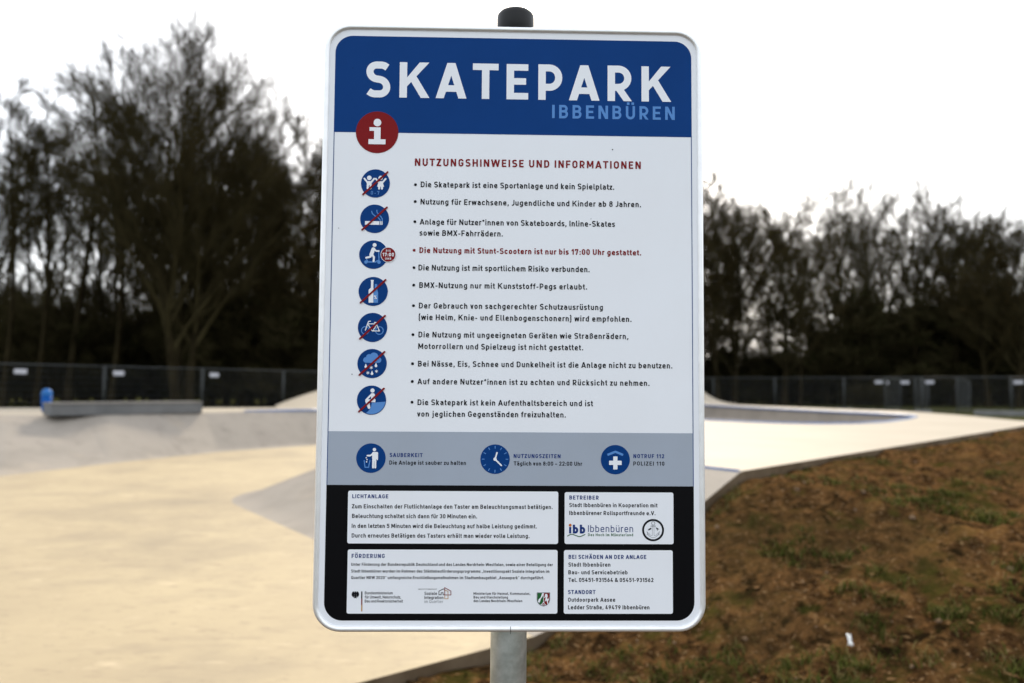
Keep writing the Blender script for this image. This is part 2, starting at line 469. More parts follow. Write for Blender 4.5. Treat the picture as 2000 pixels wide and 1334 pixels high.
    if ch == 'k':
        W = .46 + .6 * w; a = .29 - .3 * w; d = 1.22 * w; y = .42
        lo = w + (y - a) / (x - a) * (W - w - .01)
        return V(0, 0, 1) + [[(w - .02, a), (W - .01, x), (W - .01 - d * 1.05, x), (w - .02, a + 1.2 * w)]] + D(W - d, lo - d * .97, d, 0, y), W
    if ch == 'l':
        W = .19 + .5 * w
        return Fs([(s, 1), (s, q), (W, q)], .13), W
    if ch == 'm':
        W = .72 + .75 * w
        return V(0, 0, x) + Fs([(s, x - q), (W / 2, x - q), (W / 2, 0)], .17) + Fs([(W / 2 - s, x - q), (W - s, x - q), (W - s, 0)], .17), W
    if ch == 'n':
        W = .47 + .5 * w
        return V(0, 0, x) + Fs([(s, x - q), (W - s, x - q), (W - s, 0)], .2), W
    if ch == 'o':
        W = .48 + .5 * w
        return Fs([(s, q), (W - s, q), (W - s, x - q), (s, x - q)], W / 2 - s, True), W
    if ch == 'p':
        W = .49 + .5 * w
        return V(0, -.25, x) + Fs([(s, x - q), (W - s, x - q), (W - s, q), (s, q)], .215), W
    if ch == 'q':
        W = .49 + .5 * w
        return V(W - w, -.25, x) + Fs([(W - s, x - q), (s, x - q), (s, q), (W - s, q)], .215), W
    if ch == 'r':
        W = .29 + .5 * w
        return V(0, 0, x) + Fs([(s, .35), (s, x - q), (W, x - q)], .19), W
    if ch == 's':
        W = .42 + .5 * w
        return Fs([(W - .02 - .2 * w, x - .12), (W - .13, x - q), (s, x - q), (s, .40), (W - s, .335), (W - s, q), (.12, q), (.0 + .25 * w, .125)],
                  [.15, .165, .16, .16, .165, .15]), W
    if ch == 't':
        W = .29 + .5 * w; c = .085 + s
        return Fs([(c, .95), (c, q), (W, q)], .14) + H(x - h, 0, W - .01), W
    if ch == 'u':
        W = .47 + .5 * w
        return V(W - w, 0, x) + Fs([(s, x), (s, q), (W - s, q)], .2), W
    if ch == 'v':
        W = .50 + .4 * w; d = w * 1.1; m = W / 2 - d / 2
        return D(m, 0, d, 0, x) + D(m, W - d, d, 0, x), W
    if ch == 'w':
        W = .80 + .5 * w; d = w * 1.05; a = W * .27 - d / 2; b = W * .73 - d / 2; m = W / 2 - d / 2
        return D(a, 0, d, 0, x) + D(a, m, d, 0, x) + D(b, m, d, 0, x) + D(b, W - d, d, 0, x), W
    if ch == 'x':
        W = .48 + .5 * w; d = w * 1.15
        return D(0, W - d, d, 0, x) + D(W - d, 0, d, 0, x), W
    if ch == 'y':
        W = .50 + .4 * w; d = w * 1.1; m = W / 2 - d / 2
        return D(m, 0, d, 0, x) + D(m - .1, W - d, d, -.25, x), W
    if ch == 'z':
        W = .42 + .4 * w; d = w * 1.25
        return H(0, 0, W) + H(x - h, 0, W) + D(0, W - d, d, h * .5, x - h * .5), W
    if ch == 'ß':
        W = .50 + .5 * w
        return Fs([(s, 0), (s, 1 - q), (W - s - .05, 1 - q), (W - s - .05, .56), (W * .45, .56)], .2) + \
            Fs([(W * .45, .56), (W - s, .56), (W - s, q), (W * .40, q)], .23), W
    if ch == '0':
        W = .52 + .4 * w
        return Fs([(s, q), (W - s, q), (W - s, 1 - q), (s, 1 - q)], W / 2 - s, True), W
    if ch == '1':
        W = .24 + .75 * w
        return V(W - w, 0, 1) + [[(W - w + .01, 1), (0, .80), (0, .80 - 1.1 * w), (W - w + .01, 1 - 1.1 * w)]], W
    if ch == '2':
        W = .52 + .4 * w
        return Fs([(s, .71), (s, 1 - q), (W - s, 1 - q), (W - s, .62), (s + .03, q)], [.25, .25, .2]) + H(0, 0, W), W
    if ch == '3':
        W = .52 + .4 * w
        return Fs([(s, .76), (s, 1 - q), (W - s - .02, 1 - q), (W - s - .02, .53), (.22, .53)], [.24, .24, .22]) + \
            Fs([(.22, .53), (W - s, .53), (W - s, q), (s, q), (s, .25)], [.23, .24, .24]), W
    if ch == '4':
        W = .58 + .4 * w
        return [rect(W - .14 - w, 0, W - .14, .46)] + H(.19, 0, W) + [[(0, .19), (1.2 * w, .19), (W * .52 + .6 * w, 1), (W * .52 - .6 * w, 1)]], W
    if ch == '5':
        W = .52 + .4 * w
        return H(1 - h, s, W - .02) + V(.02, .45, 1) + Fs([(.04, .47 + .1), (.16, .615), (W - s, .615), (W - s, q), (s, q), (s, .22)], [0, .25, .25, .22]), W
    if ch in '69':
        W = .52 + .4 * w
        p = Fs([(s, q), (W - s, q), (W - s, .60), (s, .60)], W / 2 - s, True) + [[(0.0, .34), (w * 1.08, .34), (W * .62 + .55 * w, 1), (W * .62 - .55 * w, 1)]]
        if ch == '9': p = [[(W - a, 1 - b) for a, b in g] for g in p]
        return p, W
    if ch == '7':
        W = .52 + .4 * w; d = w * 1.1
        return H(1 - h, 0, W) + V(0, 1 - h - .14, 1) + D(.14, W - d, d, 0, 1 - h * .5), W
    if ch == '8':
        W = .53 + .4 * w
        return Fs([(s, q), (W - s, q), (W - s, .535), (s, .535)], .23, True) + Fs([(s + .02, .535), (W - s - .02, .535), (W - s - .02, 1 - q), (s + .02, 1 - q)], .21, True), W
    if ch == '.': return [rect(0, 0, w * 1.05, w * 1.05)], w * 1.05
    if ch == ',': return [[(0.02, 0), (w * 1.1, 0.0), (w * 1.1, w), (.02, w)], [(-.02, -.16), (w * .6, -.16), (w * 1.1, w * .3), (.02, w * .3)]], w * 1.1
    if ch == ':': return [rect(0, 0, w, w), rect(0, .45, w, .45 + w)], w
    if ch == '-': return [rect(0, .36 - q, .34, .36 + q)], .34
    if ch == '–': return [rect(0, .38 - q, .5, .38 + q)], .5
    if ch == '(': return Fs([(.24, 1.12), (s + .01, .98), (s + .01, -.05), (.24, -.19)], .18), .24
    if ch == ')': return Fs([(0, 1.12), (.23 - s, .98), (.23 - s, -.05), (0, -.19)], .18), .24
    if ch == '*':
        c = (.17, .80)
        return [g for k in range(3) for g in strk([(c[0] + .19 * math.cos(math.pi * (k / 3 + .5)), c[1] + .19 * math.sin(math.pi * (k / 3 + .5))),
                                                   (c[0] - .19 * math.cos(math.pi * (k / 3 + .5)), c[1] - .19 * math.sin(math.pi * (k / 3 + .5)))], w * .62)], .34
    if ch == '&':
        W = .66 + .4 * w
        return Fs([(W, 0), (.16, .66), (.16, 1 - q), (.45, 1 - q), (.45, .66), (s, .38), (s, q), (W * .62, q), (W - .06, .45)],
                  [.14, .14, .14, .14, .18, .18, .2]), W
    if ch == '%':
        return [g for c in ((.15, .80), (.60, .20)) for g in ring(c[0], c[1], .14, w * .8, 12)] + [[(.08, 0), (.08 + w, 0), (.67, 1), (.67 - w, 1)]], .75
    if ch == '„': return [[(a, -.14), (a + w * .6, -.14), (a + w, .14), (a + w * .2, .14)] for a in (0, .2)], .2 + w
    if ch == '“': return [[(a + w * .3, .72), (a + w, .72), (a + w * .7, 1), (a, 1)] for a in (0, .2)], .2 + w
    return [], .3
THIN = set('AVWYTXvwxyz') ; NARROW = set('tfrJkKLFPZs')
_cache = {}
def gl(ch, wt):
    k = (ch, wt)
    if k not in _cache:
        p, W = glyph(ch, wt)
        V, Fc = union(p) if p else ([], [])
        b = (.03, .03) if ch in THIN else (.085, .045) if ch in 'rkKLFPJ' else (.03, .04) if ch in 'tf' else (.055, .055) if ch in 'sSZ' else (.085, .085)
        if ch == 'l': b = (.09, .03)
        if ch == 'ß': b = (.09, .06)
        _cache[k] = (V, Fc, W, b)
    return _cache[k]
class Print:
    """flat printed shapes in the sign's own plane, layer by layer"""
    def __init__(s): s.V = []; s.F = []; s.I = []
    def add(s, V, Fc, layer, i=0):
        b = len(s.V); y = -layer * 0.00025
        s.V += [(x, y, z) for x, z in V]
        s.F += [tuple(b + k for k in f) for f in Fc]; s.I += [i] * len(Fc)
    def poly(s, polys, layer, i=0):
        V, Fc = union(polys); s.add(V, Fc, layer, i)
    def text(s, t, x0, x1, z, cap, wt, layer, i=0):
        """line of text between x0 and x1, fitted by its letter spacing"""
        W = 0; n = 0; seq = []
        for k, ch in enumerate(t):
            if ch == ' ': W += .30; n += 1; seq.append(None); continue
            g = gl(ch, wt); a = 0 if k == 0 else g[3][0]; c = 0 if k == len(t) - 1 else g[3][1]
            W += a + g[2] + c; n += 1; seq.append((g, a, c))
        tr = ((x1 - x0) / cap - W) / max(n - 1, 1)
        st = 1.0
        if tr < -.03:                          # too wide even when set tight: condense
            st = ((x1 - x0) / cap + .03 * (n - 1)) / W; tr = -.03
        x = 0
        for e in seq:
            if e is None: x += .30 * st + tr; continue
            g, a, c = e
            s.add([(x0 + cap * (x + (a + vx) * st), z + cap * vy) for vx, vy in g[0]], g[1], layer, i)
            x += (a + g[2] + c) * st + tr
    def line(s, t, px0, px1, pyl, pyr, cap, wt, layer, i=0):
        a = S(px0, pyl); b = S(px1, pyr); up = S(px0, pyl - cap)
        s.text(t, a[0], b[0], (a[1] + b[1]) / 2, up[1] - a[1], wt, layer, i)
    def build(s, name, mats, parent):
        o = mesh(name, s.V, s.F, mats, parent, False, s.I if any(s.I) else None)
        return o
def Sp(pts): return [S(*p) for p in pts]

# ------------------------------------------------------------------ the information sign
sign = empty('information_sign', (0, 0, 0))
tag(sign, 'blue and white skatepark rules sign on a galvanised post in the foreground', 'sign')
board = empty('board', (0, 0, SIGN_Z)); board.parent = sign
HW, HH, RC, FZ = .3172, .4990, .045, .0054               # outer half size of the frame
# plate
pl = MB()
def loop(hw, hh, r, n=10): return rrect(-hw, FZ - hh, hw, FZ + hh, r, n)
o0 = loop(HW - .004, HH - .004, RC - .004)
n0 = len(o0)
pl.add([(x, 0, z) for x, z in o0] + [(x, .004, z) for x, z in o0],
       [tuple(range(n0))] + [tuple(range(2 * n0 - 1, n0 - 1, -1))] + [(k, (k + 1) % n0, n0 + (k + 1) % n0, n0 + k)[::-1] for k in range(n0)])
pl.build('face_plate', M['white'], board)
# frame: a round-nosed aluminium profile swept round the plate
prof = [(.0098, .0006), (.0092, -.0012), (.0078, -.0030), (.0058, -.0040), (.0036, -.0040), (.0016, -.0030), (.0004, -.0012), (0, .002), (0, .019), (.0035, .020), (.0035, .0055), (.0098, .0055)]
fr = MB(); V = []; Fc = []
for ins, y in prof:
    V += [(x, y, z) for x, z in loop(HW - ins, HH - ins, RC - ins)]
m = len(prof)
for k in range(m):
    for j in range(n0):
        a, b = k * n0 + j, k * n0 + (j + 1) % n0; c, d = ((k + 1) % m) * n0 + (j + 1) % n0, ((k + 1) % m) * n0 + j
        Fc.append((a, b, c, d))
fr.add(V, Fc)
fo = fr.build('frame', M['alu'], board, True)
sm = MB(); sm.box((S(997, 1230)[0], .006, FZ - HH - .0001), (.0009, .0225, .0035)); sm.box((S(997, 1230)[0], -.0040, FZ - HH + .0050), (.0009, .0006, .0085))
sm.build('frame_joint', M['seam'], fo)
for z in (-.28, .28):
    cb = MB()
    cb.box((0, .012, z), (.30, .016, .04), bev=.003)
    cb.tube([(-.045, .03, z), (-.033, .055, z), (-.02, .083, z), (.02, .083, z), (.033, .055, z), (.045, .03, z)], .004, 6)
    cb.build('clamp', M['galv'], board)

# print
LEFT, RIGHT = -.2988, .2988
TOPZ, HEAD, GREYT, BLKT, BOT = .4845, .3205, -.1738, -.2602, -.4758
def top_band(x0, x1, z0, z1, r):
    return fillet([(x0, z0), (x1, z0), (x1, z1), (x0, z1)], [0, 0, r, r], True, 10)
p = Print()
p.poly([top_band(LEFT, RIGHT, HEAD, TOPZ, .029), rect(LEFT, BLKT, LEFT + .0013, HEAD), rect(RIGHT - .0013, BLKT, RIGHT, HEAD)], 1)
head = p.build('header_band', M['blue'], board)
p = Print(); p.line('SKATEPARK', 713.8, 1309.7, 190.2, 198.6, 69.2, .206, 2); p.build('title_lettering', M['white'], head)
p = Print(); p.line('IBBENBÜREN', 1078.3, 1317.8, 230.4, 235, 25.9, .19, 2); p.build('town_lettering', M['sky'], head)
p = Print(); p.poly([rect(LEFT + .0013, BLKT, RIGHT - .0013, GREYT)], 1)
greyb = p.build('grey_band', M['grey'], board)
p = Print(); p.poly([fillet([(LEFT, BOT), (RIGHT, BOT), (RIGHT, BLKT), (LEFT, BLKT)], [.029, .029, 0, 0], True, 10)], 1)
blk = p.build('black_band', M['black'], board)
# red information emblem
p = Print(); c = S(736.7, 258.5); PXM = (S(1040, 600)[0] - S(940, 600)[0]) / 100
rr_ = .0352
p.poly([disc(c[0], c[1], rr_, 48)], 2, 0)
def rel(px, py): return S(px, py)
dd = rel(737.3, 239.6)
p.poly([disc(dd[0], dd[1], .0064, 24)], 3, 1)
a1, a2, a3, a4 = rel(722, 248.7), rel(743.5, 256), rel(730.6, 272.5), rel(753, 282.2)
a5 = rel(719.8, 272)
p.poly([rect(a1[0], a2[1], a2[0], a1[1]), rect(a3[0], a4[1] + .002, a2[0], a1[1]), rect(a5[0], a4[1], a4[0], a5[1])], 3, 1)
tag(p.build('info_emblem', [M['red'], M['white']], board), None)

for px, py, r_ in ((1196, 293, .0011), (662, 446, .0007), (688, 731, .0009), (1154, 428, .0006), (852, 1225.5, .0016), (690, 134, .0006)):
    q = S(px, py); p = Print(); p.poly([disc(q[0], q[1], r_, 8)], 9); p.build('dirt_speck', M['ink'], board)
# pictograms: local unit = disc radius, y up
def L(c, r, polys): return [[(c[0] + r * x, c[1] + r * y) for x, y in q] for q in polys]
def ST(pts, w, closed=False, r=0): return strk(fillet(pts, r, closed) if r else pts, w, closed)
def CP(pts, w): return [capsule(pts[k], pts[k + 1], w) for k in range(len(pts) - 1)]
W_, B_, R_ = 0, 1, 2
def kids():
    wht = []
    for cx in (-.43, .36):
        wht += [disc(cx, .385, .16, 18)]
        wht += CP([(cx - .34, .33), (cx - .12, .06)], .12) + CP([(cx + .34, .33), (cx + .12, .06)], .12)
        if cx < 0: wht += [rect(cx - .165, -.12, cx + .165, .15)]
        else: wht += [[(cx - .24, -.23), (cx + .24, -.23), (cx + .13, .15), (cx - .13, .15)]]
        wht += CP([(cx - .098, -.1), (cx - .098, -.36)], .14) + CP([(cx + .098, -.1), (cx + .098, -.36)], .14)
    return [(W_, wht)], [('0-7', -.30, .29, -.80, .255, .16, B_)]
def smoke():
    a = [(-.22, .54), (-.16, .36), (-.02, .22), (.22, .10), (.37, -.06), (.40, -.16)]
    b = [(.14, .62), (.16, .46), (.27, .30), (.44, .14), (.53, 0), (.54, -.16)]
    return [(W_, [rect(-.66, -.42, .33, -.17), rect(.375, -.42, .435, -.17), rect(.475, -.42, .55, -.17)]), (B_, strk(a, .07) + strk(b, .07))], []
def scooter():
    w1 = [disc(.06, .67, .135, 18)] + CP([(-.02, .38), (-.16, -.02)], .26) + CP([(0, .42), (.18, .25), (.36, .25)], .11) + \
        CP([(-.13, .0), (-.22, -.16), (-.51, -.23)], .13) + CP([(-.07, -.02), (.03, -.20), (.01, -.46)], .135)
    b1 = strk([(.35, .22), (.38, -.42)], .07) + strk([(-.52, -.52), (.15, -.52), (.27, -.42), (.38, -.42)], .08) + [disc(-.52, -.53, .12, 16), disc(.38, -.53, .12, 16)] + strk([(-.5, -.3), (-.38, -.5)], .06)
    return [(B_, b1), (W_, w1)], []
def bottle():
    w1 = [rect(-.155, .20, .005, .78), rect(-.175, .70, .025, .79), [(-.30, -.78), (.02, -.78), (.02, .24), (-.155, .24), (-.27, .16), (-.31, .08)]]
    b1 = [[(.025, -.78), (.34, -.78), (.34, -.08), (.28, .12), (.26, .51), (.11, .51), (.10, .18), (.025, .05)]]
    return [(B_, b1), (W_, w1)], [('%', .07, .29, -.52, .24, .17, W_)]
def bike():
    b1 = ring(-.49, -.21, .26, .06) + ring(.47, -.21, .26, .06)
    w1 = strk([(-.49, -.22), (-.30, .36), (-.24, .42), (-.13, .42)], .06) + strk([(-.33, .24), (.25, .24)], .06) + strk([(-.33, .22), (-.02, -.24), (.47, -.24), (.24, .28)], .06) + strk([(.30, .22), (.03, -.24)], .06) + CP([(.13, .33), (.32, .33)], .07)
    return [(B_, b1), (W_, w1)], []
def rain():
    b1 = [disc(-.42, .24, .19, 18), disc(-.2, .42, .22, 20), disc(.12, .45, .30, 22), disc(.44, .24, .19, 18), rect(-.42, .05, .44, .3)]
    w1 = []
    for x, y in ((-.42, -.20), (.27, -.14), (.01, -.68)):
        w1 += [disc(x, y - .02, .09, 14), [(x - .085, y), (x + .085, y), (x, y + .20)]]
    w2 = []
    for x, y in ((-.05, -.28), (-.27, -.64), (.31, -.53)):
        for k in range(3):
            t = math.pi * k / 3 + .5
            w2 += strk([(x - .11 * math.cos(t), y - .11 * math.sin(t)), (x + .11 * math.cos(t), y + .11 * math.sin(t))], .035)
    return [(B_, b1), (W_, w1 + w2)], []
def sitting():
    arc = [(.96 * math.cos(t), .96 * math.sin(t)) for t in [math.radians(-112 + k * 10.6) for k in range(11)]]
    b1 = [arc + [(.02, -.18), (-.02, -.45), (-.16, -.7)]]
    w1 = [disc(.06, .66, .145, 18)] + CP([(.10, .35), (.10, .0)], .26) + CP([(.02, .42), (-.33, .04)], .12) + [rect(-.42, -.14, .27, .06)] + CP([(-.35, -.06), (-.16, -.52)], .16) + CP([(-.22, -.1), (-.14, -.5)], .15)
    return [(B_, b1), (W_, w1)], []
def binman():
    w1 = [disc(.23, .58, .115, 18), rrect(.08, -.08, .48, .42, .08), rect(.10, -.2, .36, .2)] + CP([(.16, .32), (-.04, .17), (-.24, .17)], .11) + CP([(.44, .34), (.44, -.09)], .085) + CP([(.155, -.1), (.155, -.63)], .13) + CP([(.305, -.1), (.305, -.63)], .13)
    w1 += [disc(-.31, .02, .045, 10), disc(-.26, -.10, .045, 10), disc(-.29, -.25, .045, 10)]
    b1 = strk([(-.46, -.14), (-.39, -.62), (-.15, -.62), (-.06, -.14)], .07)
    return [(B_, b1), (W_, w1)], []
def clock():
    b1 = []
    for k in range(12):
        t = math.pi * k / 6
        b1 += strk([(.72 * math.cos(t), .72 * math.sin(t)), (.90 * math.cos(t), .90 * math.sin(t))], .055)
    w1 = CP([(0, 0), (.13, .44)], .10) + CP([(0, 0), (.43, -.42)], .10) + [disc(0, 0, .115, 16)]
    return [(B_, b1), (W_, w1)], []
def cross():
    b1 = strk([(-.54, .32), (0, .54), (.54, .32)], .15)
    w1 = [rect(-.145, -.66, .145, .22), rect(-.43, -.36, .43, -.07)]
    return [(B_, b1), (W_, w1)], []
for fn, cx, cy, rp, slash in ((kids, 733.4, 358.4, 28.2, 1), (smoke, 731.8, 427.4, 28.3, 1), (scooter, 729.8, 497.3, 28.2, 0), (bottle, 729, 569.2, 28.6, 1),
                              (bike, 727.8, 639.5, 28.7, 1), (rain, 726.8, 710, 28.7, 1), (sitting, 725.7, 781.5, 28.6, 1),
                              (binman, 724.6, 894.7, 28.8, 0), (clock, 966.9, 896.8, 28.7, 0), (cross, 1201.7, 897.7, 28.4, 0)):
    c = S(cx, cy); r = (S(cx + rp, cy)[0] - S(cx - rp, cy)[0]) / 2
    p = Print(); p.poly([disc(c[0], c[1], r, 44)], 2)
    pic = p.build('pictogram', M['blue'], board)
    shapes, txt = fn()
    p = Print()
    for k, (ci, polys) in enumerate(shapes): p.poly(L(c, r, polys), 3 + k, ci)
    for t, x0, x1, yb, cap, wt, ci in txt: p.text(t, c[0] + r * x0, c[0] + r * x1, c[1] + r * yb, r * cap, wt, 6, ci)
    p.build('symbol', [M['white'], M['sky'], M['red']], pic)
    if slash:
        p = Print(); p.poly(L(c, r, [capsule((-.84, -.79), (.84, .80), .13)]), 7); p.build('strike_bar', M['red'], pic)
    if fn is scooter:
        q = S(758.5, 497.5); r2 = r * .495
        p = Print(); p.poly([disc(q[0], q[1], r2 * 1.08, 32)], 4, 1); p.poly([disc(q[0], q[1], r2, 32)], 5, 0)
        p.text('17:00', q[0] - r2 * .80, q[0] + r2 * .80, q[1] - r2 * .24, r2 * .50, .20, 6, 1)
        p.text('BIS', q[0] - r2 * .32, q[0] + r2 * .32, q[1] + r2 * .42, r2 * .27, .19, 6, 1)
        p.text('UHR', q[0] - r2 * .42, q[0] + r2 * .42, q[1] - r2 * .72, r2 * .29, .19, 6, 1)
        p.build('time_badge', [M['red'], M['white']], pic)

# rules
p = Print(); p.line('NUTZUNGSHINWEISE UND INFORMATIONEN', 810.3, 1251.5, 323.7, 330.2, 14.5, .20, 2); p.build('heading_lettering', M['red'], board)
RULES = [
    ((811.5, 360.7), 0, [('Die Skatepark ist eine Sportanlage und kein Spielplatz.', 821.7, 1199.5, 365.6, 370.6)]),
    ((811, 393.6), 0, [('Nutzung für Erwachsene, Jugendliche und Kinder ab 8 Jahren.', 821.3, 1251.8, 399.2, 404.7)]),
    ((810.3, 433), 0, [('Anlage für Nutzer*innen von Skateboards, Inline-Skates', 819.6, 1201, 438.6, 443), ('sowie BMX-Fahrrädern.', 819.4, 982, 460.3, 461.8)]),
    ((809, 488.8), 1, [('Die Nutzung mit Stunt-Scootern ist nur bis 17:00 Uhr gestattet.', 819.2, 1252.2, 494, 498.9)]),
    ((808.7, 522.8), 0, [('Die Nutzung ist mit sportlichem Risiko verbunden.', 817.3, 1151.4, 528, 531.4)]),
    ((808.1, 556.9), 0, [('BMX-Nutzung nur mit Kunststoff-Pegs erlaubt.', 818.9, 1146.5, 562.1, 565.8)]),
    ((807.6, 597), 0, [('Der Gebrauch von sachgerechter Schutzausrüstung', 818.2, 1177.4, 602.2, 605.6), ('(wie Helm, Knie- und Ellenbogenschonern) wird empfohlen.', 817.8, 1233.2, 625.1, 628.2)]),
    ((806.6, 653.6), 0, [('Die Nutzung mit ungeeigneten Geräten wie Straßenrädern,', 817.3, 1227, 658.9, 662.1), ('Motorrollern und Spielzeug ist nicht gestattet.', 816.9, 1138.6, 681.5, 684.2)]),
    ((805.7, 710.3), 0, [('Bei Nässe, Eis, Schnee und Dunkelheit ist die Anlage nicht zu benutzen.', 816.5, 1312.9, 715.9, 719.3)]),
    ((805.3, 745), 0, [('Auf andere Nutzer*innen ist zu achten und Rücksicht zu nehmen.', 815.2, 1268.3, 750.6, 753.3)]),
    ((804.8, 785.5), 0, [('Die Skatepark ist kein Aufenthaltsbereich und ist', 815.6, 1158, 791, 793.4), ('von jeglichen Gegenständen freizuhalten.', 814.7, 1105, 813.8, 815.2)]),
]
for (bx, by), red, lines in RULES:
    p = Print(); b = S(bx, by)
    p.poly([disc(b[0], b[1], .0024, 14)], 2)
    for t, x0, x1, yl, yr in lines: p.line(t, x0, x1, yl, yr, 11.0, .205 if red else .18, 2)
    p.build('rule_text', M['red'] if red else M['ink'], board)
for rows in ([('SAUBERKEIT', 761, 825.5, 892.2, 893, 7.7, 1), ('Die Anlage ist sauber zu halten', 760.5, 910, 906.9, 908.5, 8, 0)],
             [('NUTZUNGSZEITEN', 1003.3, 1094.7, 894.2, 895, 7.7, 1), ('Täglich von 8:00 – 22:00 Uhr', 1003.3, 1137, 909, 909.6, 7.9, 0)],
             [('NOTRUF 112', 1237, 1297, 894.6, 894.8, 7.7, 1), ('POLIZEI 110', 1237, 1297.5, 909.2, 909.2, 7.8, 0)]):
    p = Print()
    for t, x0, x1, yl, yr, cap, navy in rows: p.line(t, x0, x1, yl, yr, cap, .205 if navy else .185, 2, navy)
    p.build('note_text', [M['ink'], M['navy']], greyb)
# four white boxes in the black band
def wbox(x0, y0, x1, y1):
    a, b = S(x0, y1), S(x1, y0)
    p = Print(); p.poly([rrect(a[0], a[1], b[0], b[1], .0032, 5)], 2)
    return p.build('text_box', M['white'], blk)
def btext(box, rows):
    p = Print()
    for t, x0, x1, yl, yr, cap, wt, ci in rows: p.line(t, x0, x1, yl, yr, cap, wt, 3, ci)
    return p.build('box_text', [M['ink'], M['navy'], M['softgrey']], blk)
wbox(678.2, 960, 1090.3, 1061.3)
btext(0, [('LICHTANLAGE', 688.1, 758.3, 972.7, 973.3, 7.7, .21, 1),
          ('Zum Einschalten der Flutlichtanlage den Taster am Beleuchtungsmast betätigen.', 687.3, 1079.1, 992.2, 994.6, 8.1, .19, 0),
          ('Beleuchtung schaltet sich dann für 30 Minuten ein.', 687.6, 931.7, 1010.9, 1013, 8.1, .19, 0),
          ('In den letzten 5 Minuten wird die Beleuchtung auf halbe Leistung gedimmt.', 687, 1048.3, 1030.1, 1032.6, 8.1, .19, 0),
          ('Durch erneutes Betätigen des Tasters erhält man wieder volle Leistung.', 687, 1034, 1048.8, 1051.5, 8.1, .19, 0)])
wbox(677, 1074, 1089, 1198.3)
btext(0, [('FÖRDERUNG', 686.9, 751.4, 1089.3, 1090, 8.1, .21, 1),
          ('Unter Förderung der Bundesrepublik Deutschland und des Landes Nordrhein-Westfalen, sowie einer Beteiligung der', 686, 1079.7, 1104.1, 1106.3, 5.8, .185, 0),
          ('Stadt Ibbenbüren wurden im Rahmen des Städtebauförderungsprogramms „Investitionspakt Soziale Integration im', 686, 1073, 1117.3, 1119.3, 5.8, .185, 0),
          ('Quartier NRW 2020“ umfangreiche Erschließungsmaßnahmen im Stadtumbaugebiet „Aaseepark“ durchgeführt.', 686, 1062.7, 1130, 1131.8, 5.8, .185, 0),
          ('Bundesministerium', 712.7, 767, 1160.4, 1160.8, 5.6, .155, 0), ('für Umwelt, Naturschutz,', 712.5, 783, 1168.3, 1168.9, 5.6, .155, 0), ('Bau und Reaktorsicherheit', 712.5, 787, 1176.2, 1176.8, 5.6, .155, 0),
          ('INVESTITIONSPAKT', 817, 853.5, 1151.7, 1151.9, 2.5, .16, 0), ('Soziale', 829, 853.5, 1161.6, 1161.8, 6, .17, 0), ('Integration', 829, 866, 1169.7, 1169.9, 6, .17, 0), ('im Quartier', 829, 865.5, 1177.3, 1177.5, 5.8, .11, 2),
          ('Ministerium für Heimat, Kommunales,', 924.9, 1035.8, 1161.2, 1161.8, 5, .18, 0), ('Bau und Gleichstellung', 924.9, 992, 1168.5, 1168.9, 5, .18, 0), ('des Landes Nordrhein-Westfalen', 924.9, 1020, 1175.6, 1176, 5, .18, 0)])
wbox(1102.5, 962, 1315, 1062.3)
btext(0, [('BETREIBER', 1112, 1169, 975.6, 975.6, 7.8, .21, 1), ('Stadt Ibbenbüren in Kooperation mit', 1111.7, 1283.8, 990.3, 990.7, 7.9, .19, 0), ('Ibbenbürener Rollsportfreunde e.V.', 1111.7, 1280, 1005.6, 1006, 7.9, .19, 0)])
wbox(1101, 1074.7, 1313.7, 1198.6)
btext(0, [('BEI SCHÄDEN AN DER ANLAGE', 1110.5, 1262, 1091.3, 1091.5, 7.8, .21, 1), ('Stadt Ibbenbüren', 1110, 1192, 1106.4, 1106.4, 7.9, .19, 0), ('Bau- und Servicebetrieb', 1110, 1225.5, 1121.5, 1121.5, 7.9, .19, 0),
          ('Tel. 05451-931564 & 05451-931562', 1110, 1276, 1136.4, 1136.4, 7.9, .19, 0), ('STANDORT', 1109.3, 1163, 1160, 1160, 7.8, .21, 1), ('Outdoorpark Aasee', 1109.3, 1201.3, 1175, 1175, 7.9, .19, 0), ('Ledder Straße, 49479 Ibbenbüren', 1109.3, 1268.3, 1189.8, 1189.8, 7.9, .19, 0)])
# logos
PX = (S(1050, 1100)[0] - S(950, 1100)[0]) / 100      # metres per photo pixel low on the sign
p = Print()                                            # town logo
p.line('ıbb', 1111.3, 1142.8, 1041.8, 1041.8, 17.2, .25, 3, 0)
q = S(1113.6, 1025.6); p.poly([disc(q[0], q[1], 2.8 * PX, 18)], 3, 1)
p.poly(strk(fillet(Sp([(1107.8, 1047), (1116, 1042.6), (1132, 1048.6), (1143, 1043.6)]), .008), 1.7 * PX), 3, 2)
p.line('Ibbenbüren', 1148.4, 1236.4, 1039, 1039, 13.3, .115, 3, 0)
p.line('Das Hoch im Münsterland', 1148.4, 1236.4, 1047, 1047, 5.3, .19, 3, 2)
p.build('town_logo', [M['navy'], M['orange'], M['green']], blk)
p = Print(); c = S(1275.4, 1035.2)                     # club badge with the anchor
A = lambda pts: [(c[0] + x * PX, c[1] + y * PX) for x, y in pts]
p.poly(strk(A(disc(0, 0, 19.7, 44)), 3.9 * PX, True), 3, 0)
lw = .55 * PX
anc = strk(A(disc(.3, 13.4, 3.3, 18)), lw * 1.6, True) + strk(A([(-1.5, 10), (-1.5, -10.2)]), lw) + strk(A([(1.8, 10), (1.8, -10.2)]), lw)
anc += strk(A(rect(-4.4, 7, 4.6, 8.6)), lw, True)
anc += strk(fillet(A([(-12.2, -2.4), (-10.6, -9.2), (0, -16.6), (10.8, -9.2), (12.4, -2.4)]), 9 * PX), lw * 1.3)
